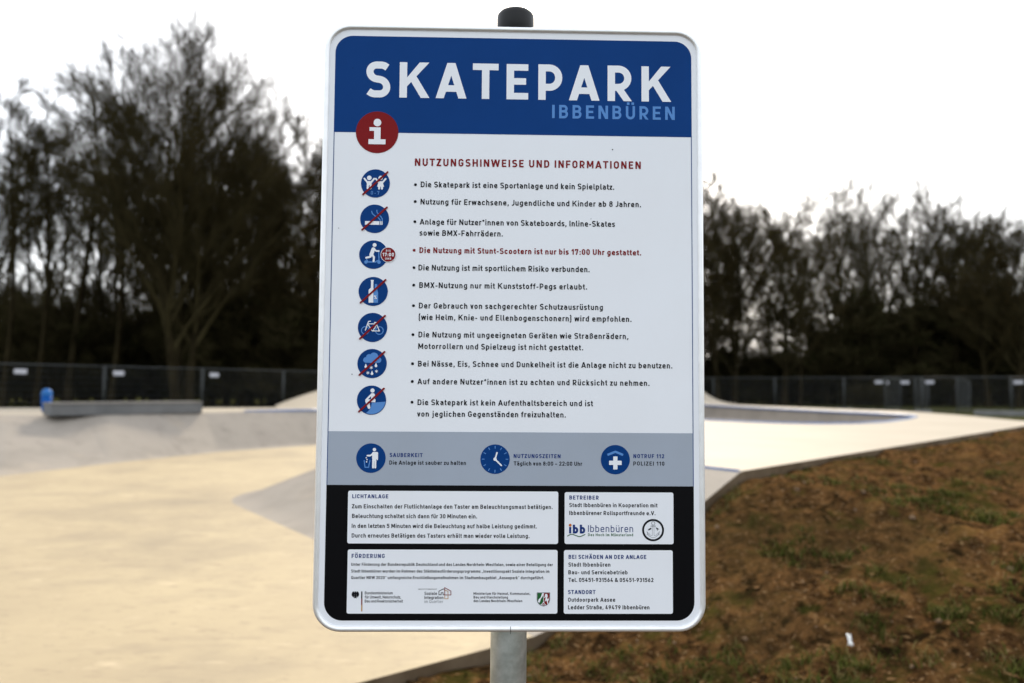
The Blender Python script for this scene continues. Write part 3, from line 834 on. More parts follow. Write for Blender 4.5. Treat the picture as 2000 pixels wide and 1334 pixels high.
anc += strk(fillet(A([(-8.4, -5), (-6.6, -9.6), (-1.5, -10.6)]), 3 * PX), lw) + strk(fillet(A([(8.8, -5), (7, -9.6), (1.8, -10.6)]), 3 * PX), lw)
anc += strk(A([(-12.2, -2.4), (-9.2, -8), (-13, -9)]), lw) + strk(A([(12.4, -2.4), (9.4, -8), (13.2, -9)]), lw)
p.poly(anc, 4, 2)
p.poly([A([(-10.8, .2), (-8, 2.8), (-4, 4.6), (-3.2, 2.4), (-6, .6), (-8.6, -.6)]), A([(4.6, 5.4), (9.2, 3.8), (12.2, 1.0), (8.8, 2.2), (9, -2), (7.4, 1.6)])], 4, 0)
p.build('club_badge', [M['ink'], M['white'], M['softgrey']], blk)
p = Print(); c = S(694.2, 1161.4)                      # federal eagle and flag bar
A = lambda pts: [(c[0] + x * PX, c[1] + y * PX) for x, y in pts]
eg = [A([(-1.2, 6.4), (1.4, 6.4), (1.8, 3), (1.6, -3.4), (2.8, -7), (0, -6), (-2.8, -7), (-1.6, -3.4), (-1.8, 3)])]
for sx in (-1, 1):
    eg += [A([(sx * 1.2, 2.2), (sx * 3.2, 6.6), (sx * 5.6, 5.4), (sx * 7.2, 1.4), (sx * 7.0, -2.6), (sx * 6.0, -1.2), (sx * 5.8, -4.8), (sx * 4.6, -2.4), (sx * 4.0, -5.8), (sx * 2.8, -2.2), (sx * 1.6, -1.6), (sx * 2.2, 1.6), (sx * 1.2, 1)]),
           A([(sx * 1, -2.4), (sx * 3.6, -5.4), (sx * 4.4, -4.8), (sx * 2, -2)])]
p.poly(eg, 3, 0)
for y0, y1, ci in ((1155, 1168.8, 0), (1168.8, 1181, 1), (1181, 1193.8, 2)):
    a, b = S(705.4, y1), S(708, y0); p.poly([rect(a[0], a[1], b[0], b[1])], 3, ci)
p.build('federal_emblem', [M['ink'], M['red'], M['gold']], blk)
p = Print()                                            # house outlines
hp = lambda pts: Sp([(670 + x / 9.09, 1130 + y / 9.09) for x, y in pts])
p.poly(strk(hp([(1800, 190), (1780, 182), (1703, 222), (1703, 285), (1742, 285), (1742, 250), (1776, 250), (1776, 285), (1800, 285)]), 1.3 * PX), 3, 0)
p.poly(strk(hp([(1812, 205), (1864, 222), (1864, 356), (1806, 356), (1806, 292)]), 1.1 * PX), 4, 2)
p.poly(strk(hp([(1806, 158), (1915, 218), (1915, 287), (1806, 287)]), 1.3 * PX, True), 5, 1)
p.build('housing_logo', [M['ink'], M['red'], M['gold']], blk)
p = Print(); c = S(1061.3, 1170.2); k = 13.2           # state arms
A = lambda pts: [(c[0] + x * k * PX, c[1] + y * k * PX) for x, y in pts]
shield = [(-.98, 1.0), (.98, 1.0), (.98, -.1), (.86, -.5), (.55, -.85), (.02, -1.05), (-.55, -.85), (-.86, -.5), (-.98, -.1)]
inner = [(x * .9, y * .9 + .01) for x, y in shield]
p.poly([A(shield)], 3, 3); p.poly([A(inner)], 4, 0)
p.poly([A([(-.88, .91), (-.02, .91), (-.02, -.35), (-.36, -.78), (-.62, -.62), (-.80, -.40), (-.88, -.1)])], 5, 1)
p.poly([A([(.06, .91), (.88, .91), (.88, -.1), (.78, -.42), (.52, -.74), (.36, -.80), (.06, -.35)])], 5, 2)
p.poly([A([(-.20, .91), (.0, .91), (-.06, .5), (-.36, .12), (-.56, -.5), (-.82, -.38), (-.72, -.02), (-.40, .30)])], 6, 0)
p.poly([A([(.16, .55), (.34, .82), (.56, .74), (.64, .46), (.52, .2), (.70, .0), (.84, .36), (.80, -.05), (.66, -.28), (.70, -.66), (.58, -.66), (.52, -.3), (.36, -.12), (.22, -.34), (.16, -.28), (.30, .08), (.34, .34), (.12, .22), (.10, .34), (.30, .52)])], 6, 0)
p.poly([A(disc(.02, -.72, .17, 14))], 6, 2); p.poly([A(disc(.02, -.72, .06, 10))], 7, 0)
p.build('state_arms', [M['white'], M['green'], M['red'], M['softgrey']], blk)
# post and cap
PY = .052
zt = SIGN_Z + .509
ptop = Vector((.0016, PY, zt)); pb = MB()
pb.tube([(-.0060, PY, -.3), (-.0015, PY, .9), ptop], .0302, 40)
post = pb.build('post', M['post'], sign, True)
cpb = MB()
zc = height_at(1008, 24, PY - EYE.y)
cpb.lathe([(.0322, zt - .03), (.0324, zc - .012), (.0316, zc - .0075), (.0285, zc - .0035), (.021, zc - .0010), (.010, zc - .0001), (.001, zc)], (.0030, PY, 0), 40)
cpb.build('post_cap', M['cap'], sign, True)

# ------------------------------------------------------------------ skatepark: floor, banks, deck
ZU = .82
def v2(p): return Vector((p[0], p[1]))
C1 = at(1450, 920, ZU); E2 = at(2000, 832, ZU); WED = at(2042, 825.4, ZU)
P0 = at(1043, 1243, 0); Pm = at(700, 1334, 0)
dl = (P0 - Pm).normalized(); Pa = Pm - dl * 9
P1 = at(430, 973, 0); P2 = at(610, 935, 0); P3 = P2 + (P2 - P1).normalized() * 5.5
run = abs((C1 - P0).to_2d().dot(Vector((-(P1 - P0).y, (P1 - P0).x)).normalized()))
def offs(a, b, d):                             # line a-b shifted to its right by d
    n = Vector(((b - a).y, -(b - a).x, 0)).normalized(); return a + n * d, b + n * d
a1_, b1_ = offs(P1, P0, -run); a2_, b2_ = offs(P1, P3, run)
def inter(a, b, c, d):
    r = (b - a).to_2d(); s_ = (d - c).to_2d(); t = (c - a).to_2d().cross(s_) / r.cross(s_); return a + (b - a) * t
T1 = inter(a1_, b1_, a2_, b2_)
pairs = [(at(-420, 985, 0), at(-420, 792, ZU), 0, 0), (at(0, 930, 0), at(0, 810.5, ZU), .8, .8), (at(215, 905, 0), at(190, 810.5, ZU), .8, .8),
         (at(430, 882.5, 0), at(400, 806, ZU), .8, .8), (at(610, 870, 0), at(610, 801, ZU), .8, .8),
         (at(690, 864, 0), at(720, 797.5, ZU), .5, 1.5), (at(770, 872, 0), at(860, 801, ZU), .5, 1.5), (P3, b2_, .5, 1.0), (P1, T1, 1.5, .03), (P0, C1, 0, 0)]
def smooth_line(pts, rs, n=6):
    q = fillet([(p.x, p.y) for p in pts], rs[1:-1], False, n); return q
def full(pts, rs, n=6):
    """fillet that always gives n+1 points per inner corner"""
    out = [(pts[0].x, pts[0].y)]
    for i in range(1, len(pts) - 1):
        g = fillet([(pts[i - 1].x, pts[i - 1].y), (pts[i].x, pts[i].y), (pts[i + 1].x, pts[i + 1].y)], [0, max(rs[i], .02), 0], False, n)
        g = g[1:-1]
        if len(g) == 1: g = g * (n + 1)
        # keep the fillet within the middle of both legs
        out += g
    out.append((pts[-1].x, pts[-1].y)); return out
bot = full([a for a, _, _, _ in pairs], [r for _, _, r, _ in pairs])
top = full([b for _, b, _, _ in pairs], [r for _, _, _, r in pairs])
rows = [(0, 0), (.05, .018), (.11, .065), (.17, .13), (.22, .185), (.26, .228), (.90, .905), (.94, .945), (.975, .98), (1, 1)]
V = []; Fc = []
nb = len(bot)
for u, zz in rows:
    for k in range(nb):
        V.append((bot[k][0] + (top[k][0] - bot[k][0]) * u, bot[k][1] + (top[k][1] - bot[k][1]) * u, ZU * zz))
for r_ in range(len(rows) - 1):
    for k in range(nb - 1):
        Fc.append((r_ * nb + k + 1, r_ * nb + k, r_ * nb + nb + k, r_ * nb + nb + k + 1))
o = mesh('concrete_banks', V, Fc, M['bank'], None, True); tag(o, kind='structure')
V0 = V; V = []; Fc = []
for r_ in range(len(rows) - 1):                # outer skirt of the bank along the soil
    a, b = r_ * nb + nb - 1, (r_ + 1) * nb + nb - 1
    m0 = len(V); A_, B_q = V0[a], V0[b]; V += [A_, B_q, (A_[0], A_[1], A_[2] - .6), (B_q[0], B_q[1], B_q[2] - .6)]
    Fc.append((m0, m0 + 2, m0 + 3, m0 + 1))
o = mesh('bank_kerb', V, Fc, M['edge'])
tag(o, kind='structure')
def cdt_fill(outer, holes=()):
    Vp = []; E = []
    for lp in [outer] + list(holes):
        b = len(Vp); Vp += [Vector(q) for q in lp]; E += [(b + i, b + (i + 1) % len(lp)) for i in range(len(lp))]
    r = delaunay_2d_cdt(Vp, E, [], 0, 1e-4)
    def inside(x, y, lp):
        c = False
        for i in range(len(lp)):
            (x1, y1), (x2, y2) = lp[i - 1], lp[i]
            if (y1 > y) != (y2 > y) and x < (x2 - x1) * (y - y1) / (y2 - y1) + x1: c = not c
        return c
    fs = []
    for f in r[2]:
        x = sum(r[0][k].x for k in f) / len(f); y = sum(r[0][k].y for k in f) / len(f)
        if inside(x, y, outer) and not any(inside(x, y, h_) for h_ in holes): fs.append(tuple(f))
    return [(v.x, v.y) for v in r[0]], fs
# lower floor
fl = list(bot) + [(Pm.x, Pm.y), (Pa.x, Pa.y), (-22, -8), (bot[0][0] - 8, bot[0][1] - 6)]
v_, f_ = cdt_fill(fl)
V = [(x, y, 0) for x, y in v_]; Fc = list(f_); idx = [0] * len(Fc)
for a, b in ((P0, Pm), (Pm, Pa)):
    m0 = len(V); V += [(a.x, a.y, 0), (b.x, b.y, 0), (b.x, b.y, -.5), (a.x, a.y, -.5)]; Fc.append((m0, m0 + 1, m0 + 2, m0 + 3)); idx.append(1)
o = mesh('concrete_floor', V, Fc, [M['floor'], M['edge']], None, False, idx); tag(o, kind='structure')
# upper deck with the bowl cut out
rim_px = [(1230, 815), (1300, 818), (1380, 821.5), (1450, 824.5), (1520, 827), (1600, 828.3), (1680, 827.5), (1735, 824), (1772, 819), (1790, 814.5), (1775, 811), (1720, 808), (1640, 804.5), (1500, 798), (1380, 791.5), (1280, 788), (1210, 790), (1180, 800)]
rim = fillet([(q.x, q.y) for q in [at(x, y, ZU) for x, y in rim_px]], .9, True, 4)
far_px = [(1980, 820.5), (1880, 811), (1760, 802.5), (1640, 798.5), (1500, 793), (1380, 787.5), (1200, 786), (900, 789), (700, 793), (540, 796), (250, 796.5), (0, 796.5), (-420, 790)]
outer = [(C1.x, C1.y), (E2.x, E2.y), (WED.x, WED.y)] + [(q.x, q.y) for q in [at(x, y, ZU) for x, y in far_px]] + list(top[:-1])
v_, f_ = cdt_fill(outer, [rim])
V = [(x, y, ZU) for x, y in v_]; Fc = list(f_); idx = [0] * len(Fc)
edge = outer[:3 + len(far_px)]
for k in range(len(edge) - 1):
    a, b = edge[k], edge[k + 1]; m0 = len(V)
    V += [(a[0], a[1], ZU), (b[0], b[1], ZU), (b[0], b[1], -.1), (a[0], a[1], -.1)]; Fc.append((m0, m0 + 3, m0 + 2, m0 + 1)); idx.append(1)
o = mesh('concrete_deck', V, Fc, [M['deck'], M['edge']], None, False, idx); tag(o, kind='structure')
# bowl wall and bottom
def inset(lp, d):
    out = []; n = len(lp); A_ = sum(lp[i - 1][0] * lp[i][1] - lp[i][0] * lp[i - 1][1] for i in range(n)); sg = 1 if A_ > 0 else -1
    for i in range(n):
        a, b = lp[i - 1], lp[(i + 1) % n]; dx, dy = b[0] - a[0], b[1] - a[1]; l = math.hypot(dx, dy)
        out.append((lp[i][0] - dy / l * d * sg, lp[i][1] + dx / l * d * sg))
    return out
V = []; Fc = []; n = len(rim)
lv = [(0, ZU), (.02, ZU - .3), (.10, ZU - .5), (.30, ZU - .66), (.6, ZU - .76)]
for d_, z in lv: V += [(x, y, z) for x, y in inset(rim, d_)]
for r_ in range(len(lv) - 1):
    for k in range(n): Fc.append((r_ * n + k, r_ * n + (k + 1) % n, r_ * n + n + (k + 1) % n, r_ * n + n + k))
Fc.append(tuple(range((len(lv) - 1) * n, len(lv) * n)))
o = mesh('concrete_bowl', V, Fc, M['bank'], None, True); tag(o, kind='structure')
b_ = MB(); b_.tube([(x, y, ZU - .01) for x, y in rim + [rim[0]]], .045, 6, False)
bc = b_.build('bowl_coping', M['coping'], None, True); tag(bc, 'blue painted coping running round the rim of the concrete bowl', 'coping')
tt = [top[k] for k in range(nb)]
b_ = MB()
i0 = min(range(nb), key=lambda k: (Vector(tt[k]) - at(478, 803.5, ZU).to_2d()).length)
seg = [(at(478, 804, ZU).x, at(478, 804, ZU).y)] + [tt[k] for k in range(i0, nb - 12) if tt[k][0] > at(480, 804, ZU).x]
b_.tube([(x, y, ZU - .012) for x, y in seg], .05, 6, True)
tag(b_.build('bank_coping', M['coping'], None, True), 'blue painted coping on the top edge of the far concrete bank', 'coping')
b_ = MB(); b_.tube([(T1.x, T1.y, ZU - .012), (C1.x - .02, C1.y + .02, ZU - .012)], .022, 6, True)
tag(b_.build('bank_coping', M['coping'], None, True), 'blue edge strip on top of the near bank beside the soil slope', 'coping')
# mounds
def mound(cx, cy, rad, hgt, k, label, sy=1.0):
    V = []; Fc = []; nr, na = 14, 40
    for i in range(nr + 1):
        u = i / nr
        z = hgt * min(1, (1 - u) / .72) ** k if k > 1 else hgt * (1 - u ** 1.6)
        for j in range(na):
            t = 2 * math.pi * j / na; V.append((cx + rad * u * math.cos(t), cy + rad * u * sy * math.sin(t), ZU + .004 + max(z, 0) - (.004 if i == nr else 0)))
    for i in range(nr):
        for j in range(na): Fc.append((i * na + j, i * na + na + j, i * na + na + (j + 1) % na, i * na + (j + 1) % na))
    o = mesh('concrete_mound', V, Fc, M['deck'], None, True); tag(o, kind='structure'); return o
q = at_d(700, 26.3); mound(q.x, q.y + 2.3, 2.75, .80, 1, '', 2.6)
q = at_d(1310, 33.5 + 1.3); mound(q.x, q.y, 2.9, 1.15, 2.4, '', .7)
# ledge on the deck
la, lb = at(103, 812.5, ZU), at(397, 806.5, ZU)
ang = math.atan2(lb.y - la.y, lb.x - la.x); ln = (lb - la).length
nrm = Vector((-math.sin(ang), math.cos(ang), 0)); lc = (la + lb) / 2 + nrm * .30
root = empty('concrete_ledge', (lc.x, lc.y, ZU), ang)
tag(root, 'long low grey concrete ledge on the deck above the left bank', 'ledge')
b_ = MB(); b_.box((0, 0, .105), (ln, .5, .21), bev=.006); b_.build('block', M['ledge'], root)
b_ = MB(); b_.box((0, 0, .2335), (ln + .02, .52, .045), bev=.006); b_.build('cap_slab', M['ledgetop'], root)
# blue bollard-like bin
q = at(90, 804, ZU); root = empty('litter_bin', (q.x, q.y, ZU))
tag(root, 'blue round-topped bin standing on the deck at the left end of the ledge', 'bin')
k = (q - EYE).y / F_PX
b_ = MB(); b_.lathe([(7.6 * k, 0), (8.2 * k, 4 * k), (9.4 * k, 31 * k)], n=24); b_.build('body', M['bluebin'], root, True)
b_ = MB(); b_.lathe([(9.4 * k, 31.1 * k), (9.9 * k, 32 * k), (9.6 * k, 36 * k), (8.2 * k, 40 * k), (5.4 * k, 43 * k), (2 * k, 44.2 * k), (.2 * k, 44.4 * k)], n=24)
b_.build('dome_lid', M['binlid'], root, True)

# ------------------------------------------------------------------ soil slope, verge, ground
rnd = random.Random(5)
EDG = [Pa, Pm, P0, C1, E2, WED + (WED - E2) * 12]
def edge_info(x, y):
    best = None
    for i in range(len(EDG) - 1):
        a, b = EDG[i].to_2d(), EDG[i + 1].to_2d(); d = b - a; t = max(0, min(1, (Vector((x, y)) - a).dot(d) / d.length_squared))
        c = a + d * t; dist = (Vector((x, y)) - c).length
        if best is None or dist < best[0]:
            side = d.cross(Vector((x, y)) - a)
            best = (dist, side, EDG[i].z + (EDG[i + 1].z - EDG[i].z) * t)
    return best
def soil_z(x, y):
    d, side, ez = edge_info(x, y)
    if side > 0: return max(-.35, min(ez - .14 - 4 * d, .75))
    f = max(0.0, 1 - d / 5.5); f = f * f * (3 - 2 * f)
    base = (ez - .062) * f + (-.05) * (1 - f)
    nz = min(1, .5 + d / .6)
    v = Vector((x, y, 0))
    return base + nz * (.07 * noise.noise(v * 1.3) + .05 * noise.noise(v * 3.7 + Vector((9, 0, 0))) + .035 * noise.noise(v * 8.1)) + .022 * noise.noise(v * 17) * nz + .012 * noise.noise(v * 33) * nz
xs = [-7 + .055 * i for i in range(int(19 / .055))]; ys = [-2.5 + .055 * i for i in range(int(20 / .055))]
V = []; keep = {}
grid = []
for y in ys:
    for x in xs: V.append((x, y, soil_z(x, y)))
nx = len(xs); Fc = []
for j in range(len(ys) - 1):
    for i in range(nx - 1): Fc.append((j * nx + i, j * nx + i + 1, j * nx + nx + i + 1, j * nx + nx + i))
o = mesh('soil_slope', V, Fc, M['dirt'], None, True); tag(o, kind='structure')
# raised grass verge behind the deck
VZ = .40
vb = [(p_[0], p_[1]) for p_ in outer[2:2 + 1 + len(far_px)]]
near = [(x, y) for x, y in vb]
verge = [(60, 12)] + near + [(-70, 16), (-90, 120), (100, 120)]
v_, f_ = cdt_fill(verge)
o = mesh('grass_verge', [(x, y, VZ) for x, y in v_], f_, M['verge']); tag(o, kind='structure')
V = [(-700, -300, -.42), (700, -300, -.42), (700, 1100, -.42), (-700, 1100, -.42)]
o = mesh('ground', V, [(0, 1, 2, 3)], M['ground']); tag(o, kind='structure')
# grass tufts, dead leaves and pebbles on the soil
gb = MB(); 
def tuft(x, y, n, spread, hh, dry=.25):
    for _ in range(n):
        a = rnd.uniform(0, 6.28); r_ = spread * rnd.random() ** .7
        bx, by = x + r_ * math.cos(a), y + r_ * math.sin(a); bz = soil_z(bx, by) - .005
        l = hh * rnd.uniform(.4, 1.2); t = rnd.uniform(0, 6.28); lean = rnd.uniform(.5, 1.6) * l; wd = rnd.uniform(.002, .0045)
        dx, dy = math.cos(t), math.sin(t)
        P = [(bx - dy * wd, by + dx * wd, bz), (bx + dy * wd, by - dx * wd, bz),
             (bx + dx * lean * .4 + dy * wd * .7, by + dy * lean * .4 - dx * wd * .7, bz + l * .6), (bx + dx * lean * .4 - dy * wd * .7, by + dy * lean * .4 + dx * wd * .7, bz + l * .6),
             (bx + dx * lean, by + dy * lean, bz + l * .8)]
        gb.add(P, [(0, 1, 2, 3), (3, 2, 4)], 1 if rnd.random() < dry else 0)
def on_soil(px, py): 
    p_ = at(px, py, .2)
    for _ in range(4): p_ = at(px, py, soil_z(p_.x, p_.y))
    return p_
def soil_side(p_): 
    d, s_, z_ = edge_info(p_.x, p_.y); return s_ < 0 and d > .08
for px, py, sc in ((1790, 985, 1), (1730, 1005, .8), (1690, 960, .6), (1560, 1125, 1), (1580, 1180, 1), (1700, 1160, 1), (1790, 1115, 1.3), (1850, 1120, .9), (1740, 1165, 1), (1560, 1195, 1.2), (1920, 1170, 1.4), (1890, 1180, 1.3),
                   (1780, 1220, 1.4), (1910, 1260, 1.5), (1940, 1290, 1.4), (1690, 1300, 1.4), (1420, 1310, 1.4), (1390, 1240, 1.1), (1480, 1005, .8), (1640, 1290, 1.1), (1830, 1030, .8), (1900, 960, .8), (1960, 930, .8), (1700, 1030, .8), (1860, 900, .6), (1150, 1300, 1), (1250, 1310, 1.1), (1540, 1290, 1), (1990, 1240, 1.2)):
    p_ = on_soil(px, py)
    for _ in range(9): tuft(p_.x + rnd.gauss(0, .17 * sc), p_.y + rnd.gauss(0, .10 * sc), int(34 * sc), .075, .042 * sc, .22)
for _ in range(620):
    x, y = rnd.uniform(-2, 10), rnd.uniform(.6, 15)
    if soil_side(Vector((x, y, 0))) and noise.noise(Vector((x * .8, y * .8, 3))) > -.1: tuft(x, y, rnd.randint(6, 20), .07, .03, .5)
for a, b, n_ in ((P0, C1, 26), (C1, E2, 70), (Pm, P0, 26)):
    dd_ = (b - a); nn_ = Vector((dd_.y, -dd_.x, 0)).normalized()
    for _ in range(n_):
        p_ = a + dd_ * rnd.random() + nn_ * rnd.uniform(.07, .16)
        if noise.noise(p_ * 1.1) > -.05: tuft(p_.x, p_.y, rnd.randint(8, 22), .06, .045, .5)
tag(gb.build('grass', [M['grass'], M['grassdry']]), kind='stuff')
pb_ = MB()
for _ in range(9000):
    y = .4 + 13 * rnd.random() ** 1.6; x = rnd.uniform(-3, 10)
    if not soil_side(Vector((x, y, 0))): continue
    s_ = .005 + .022 * rnd.random() ** 2.6; z = soil_z(x, y) + s_ * .2; a = rnd.uniform(0, 6.28); k = rnd.random()
    if k < .6:                                # pebble / clod
        Vp = [(x + s_ * math.cos(a + t) * rnd.uniform(.7, 1.1), y + s_ * math.sin(a + t) * rnd.uniform(.6, 1), z - s_ * .3) for t in (0, 1.26, 2.5, 3.77, 5)] + \
             [(x + .6 * s_ * math.cos(a + t), y + .6 * s_ * math.sin(a + t), z + s_ * .5) for t in (0, 1.26, 2.5, 3.77, 5)]
        pb_.add(Vp, [(k_, (k_ + 1) % 5, 5 + (k_ + 1) % 5, 5 + k_) for k_ in range(5)] + [(5, 6, 7, 8, 9)], 0 if rnd.random() < .35 else 2)
    else:
        s_ *= 1.5; z += .008; t1, t2 = rnd.uniform(-.5, .5), rnd.uniform(-.5, .5); ca, sa = math.cos(a), math.sin(a)
        pts_ = [(-1, 0, 0), (-.3, -.45, t1), (.5, -.4, t2), (1, 0, .2), (.4, .42, t1), (-.4, .4, t2)]
        pb_.add([(x + s_ * (u * ca - v * sa), y + s_ * (u * sa + v * ca), z + s_ * .5 * abs(w_)) for u, v, w_ in pts_], [(0, 1, 2, 3, 4, 5)], 1)
tag(pb_.build('soil_litter', [M['pebble'], M['leaf'], M['dirt']]), kind='stuff')
def scrap(px, py, w_, h_, lab):
    p_ = on_soil(px, py); b = MB(); n = 6; V = []
    for i in range(n + 1):
        for j in range(4):
            V.append(((j / 3 - .5) * w_ * (1 - .35 * math.sin(math.pi * i / n)), .006 * math.sin(i * 2.1 + j), h_ * i / n + .004 * math.sin(j * 2.2)))
    Fc = [(i * 4 + j, i * 4 + j + 1, i * 4 + j + 5, i * 4 + j + 4) for i in range(n) for j in range(3)]
    o = mesh('paper_scrap', V, Fc, M['paper'], None, True); o.location = (p_.x, p_.y, p_.z + .012); o.rotation_euler = (R(-28), 0, R(-3))
    so_ = o.modifiers.new('thickness', 'SOLIDIFY'); so_.thickness = .002
    tag(o, lab, 'litter', 'white paper scraps on the soil')
scrap(1662, 1266, .026, .054, 'larger white crumpled paper scrap lying low on the soil slope')
scrap(1882, 1153, .030, .024, 'tiny white paper scrap beside dark grass clumps higher on the soil')

# ------------------------------------------------------------------ mesh fence
PW, PH = 3.5, 1.66
def fence_panel_mesh():
    f = MB(); r_ = .021
    f.tube([(0, 0, 0), (0, 0, PH)], r_, 8); f.tube([(PW - .06, 0, 0), (PW - .06, 0, PH)], r_, 8)
    f.tube([(0, 0, PH - r_), (PW - .06, 0, PH - r_)], r_ * .95, 8); f.tube([(0, 0, .12), (PW - .06, 0, .12)], r_ * .95, 8)
    g = MB()
    for k in range(1, 34): g.tube([(k * .1013, 0, .12), (k * .1013, 0, PH - .03)], .0028, 3, False)
    for k in range(1, 8): g.tube([(0, .004, .12 + k * .19), (PW - .06, .004, .12 + k * .19)], .0028, 3, False)
    return f, g
fm, gm = fence_panel_mesh()
fproto = mesh('frame', fm.V, fm.F, M['galv'], None, True); gproto = mesh('wire_mesh', gm.V, gm.F, M['wire'], None)
lab_m = MB(); lab_m.box((0, -.028, 0), (.36, .008, .15), bev=.003); lproto = mesh('label_plate', lab_m.V, lab_m.F, M['plate'], None)
coup = MB(); coup.box((0, 0, 0), (.13, .07, .05), bev=.01); cproto = mesh('coupler', coup.V, coup.F, M['galv'], None)
used = set()
def cp(o, parent, loc=(0, 0, 0)):
    if o.name not in used: used.add(o.name); c_ = o
    else: c_ = o.copy(); col.objects.link(c_)
    c_.parent = parent; c_.location = loc; return c_
def panel(p_, rz, label, group, plate=None, tilt=0, sc=1, coupler=True):
    root = empty('fence_panel', (p_.x, p_.y, VZ), rz); root.rotation_euler = (0, tilt, rz); root.scale = (sc, 1, 1)
    tag(root, label, 'fence', group)
    cp(fproto, root); cp(gproto, root)
    if plate is not None: cp(lproto, root, (plate, 0, PH - .24))
    if coupler: cp(cproto, root, (PW - .03, 0, PH - .42))
    return root
a_ = at_d(205, 26.5 + 1.3 - 1.3); b2 = at_d(397, 29.2)
dv = (b2 - a_).normalized(); rz = math.atan2(dv.y, dv.x)
LABL = {-1: 'wire fence panel at the far left edge, white plate near its top', 0: 'wire fence panel behind the ledge, white plate beside its left post', 1: 'wire fence panel right of the ledge, white plate beside its left post',
        2: 'wire fence panel half hidden by the left edge of the sign'}
for k in range(-2, 5):
    p_ = a_ + dv * (PW * k)
    if k in (-2, 3, 4): continue
    lend = a_ + dv * (PW * (k + 1))
    panel(p_, rz, LABL.get(k, 'wire fence panel standing behind the sign'), 'fence panels behind the left deck', .42 if k in (0, 1) else (.95 if k == -1 else None))
a_ = at_d(1394, 43); b2 = at_d(2002, 33); dv = (b2 - a_).normalized(); rz = math.atan2(dv.y, dv.x)
LABR = ['wire fence panel just right of the sign above the bowl', 'wire fence panel above the middle of the bowl, no plates', 'wire fence panel above the right tip of the bowl with white plates', 'wire fence panel with one white plate beside its left post', 'wire fence panel at the right edge of the picture with white plate']
rp = []
for k in range(-3, 6):
    p_ = a_ + dv * (PW * k); rp.append(p_)
    if k < 0: lab = 'wire fence panel standing behind the sign'
    elif k < 5: lab = LABR[k]
    else: lab = 'wire fence panel outside the right edge'
    if k in (-3, -2, -1, 5): continue
    r_ = panel(p_, rz, lab, 'fence panels behind the right deck', {2: 1.6, 3: .3, 4: .25}.get(k))
    if k == 2: cp(lproto, r_, (2.75, 0, PH - .25))
    if k == 4: cp(lproto, r_, (1.1, 0, PH - .25))
gapv = rp[3] - lend; ng = max(1, round(gapv.length / PW)); gz = math.atan2(gapv.y, gapv.x)
for k in range(ng):
    p_ = lend + gapv * (k / ng)
    panel(p_, gz, 'wire fence panel standing behind the sign', 'fence panels behind the sign', None, 0, gapv.length / ng / PW)
fb = MB(); fb.box((0, 0, .08), (.7, .24, .16), bev=.02)
fproto2 = fb.build('ballast_block', M['block'])
for n_, k in enumerate((3, 4, 5, 6, 7)):
    if n_ == 0: o = fproto2
    else: o = fproto2.copy(); col.objects.link(o)
    p_ = a_ + dv * (PW * (k - 3)); o.location = (p_.x, p_.y, VZ); o.rotation_euler = (0, 0, rz + (.15 if n_ % 2 else 0))
    tag(o, 'grey concrete ballast block under a joint of the right fence', 'block', 'concrete blocks under the right fence')
# loose panels standing edge-on behind the right fence
for px, D, ex, tl, lab in ((1728, 39.5, .30, 0, 'spare wire fence panel standing almost edge-on behind the right fence'), (1786, 37.8, .24, .05, 'spare wire fence panel leaning behind the plated panels of the fence'), (1868, 36.2, .22, .06, 'spare wire fence panel leaning to the right near the right edge')):
    p_ = at_d(px, D); tocam = math.atan2(p_.y - EYE.y, p_.x - EYE.x)
    panel(p_, tocam - ex, lab, 'spare fence panels behind the right fence', .5 if px == 1728 else None, tl, .75, False)
kb = MB(); q1, q2 = at_d(1885, 34), at_d(1992, 32.6); mid = (q1 + q2) / 2
kb.box((mid.x, mid.y - .6, VZ + .09), ((q2 - q1).length, .2, .26), math.atan2((q2 - q1).y, (q2 - q1).x), bev=.02)
tag(kb.build('concrete_beam', M['block']), 'long grey concrete beam lying in the grass before the right fence', 'beam')

# ------------------------------------------------------------------ trees
def twigs(mb, rng, p, d, L, r, lvl, c):
    """recursive side branches down to the finest twigs"""
    d = d.normalized(); n = 3 if lvl == 0 else 2
    pts = [p]; q = p
    for k in range(n):
        j = c['wob']
        d = (d + Vector((rng.gauss(0, j), rng.gauss(0, j), rng.gauss(0, j * .5) + c['rise']))).normalized(); q = q + d * (L / n); pts.append(q)
    mb.tube(pts, [max(r * (1 - .75 * k / n), c['rmin']) for k in range(n + 1)], 4 if lvl == 0 and r > .02 else 3, False)
    if lvl < c['lv']:
        m = c['n'][lvl]
        for k in range(m):
            t = .18 + .82 * (k + rng.random()) / m; i = min(int(t * n), n - 1); b = pts[i].lerp(pts[i + 1], t * n - i)
            dd = (pts[i + 1] - pts[i]).normalized(); o = dd.orthogonal().normalized(); o.rotate(Matrix.Rotation(rng.uniform(0, 6.283), 3, dd))
            a = rng.uniform(.2, .72)
            twigs(mb, rng, b, dd * math.cos(a) + o * math.sin(a), L * rng.uniform(.50, .80) * (1.1 - .45 * t), max(r * .55, c['rmin']), lvl + 1, c)
    else:
        for _ in range(c['buds']):
            t = rng.uniform(.1, 1); b = pts[0].lerp(pts[-1], t); s_ = c['bud'] * rng.uniform(.5, 1.3)
            a = Vector((rng.gauss(0, 1), rng.gauss(0, 1), rng.gauss(0, 1))).normalized() * s_; e = a.orthogonal().normalized() * s_ * .6
            b = b + Vector((rng.gauss(0, s_), rng.gauss(0, s_), rng.gauss(0, s_)))
            mb.add([b - a, b + e, b + a, b - e], [(0, 1, 2, 3)], 1)
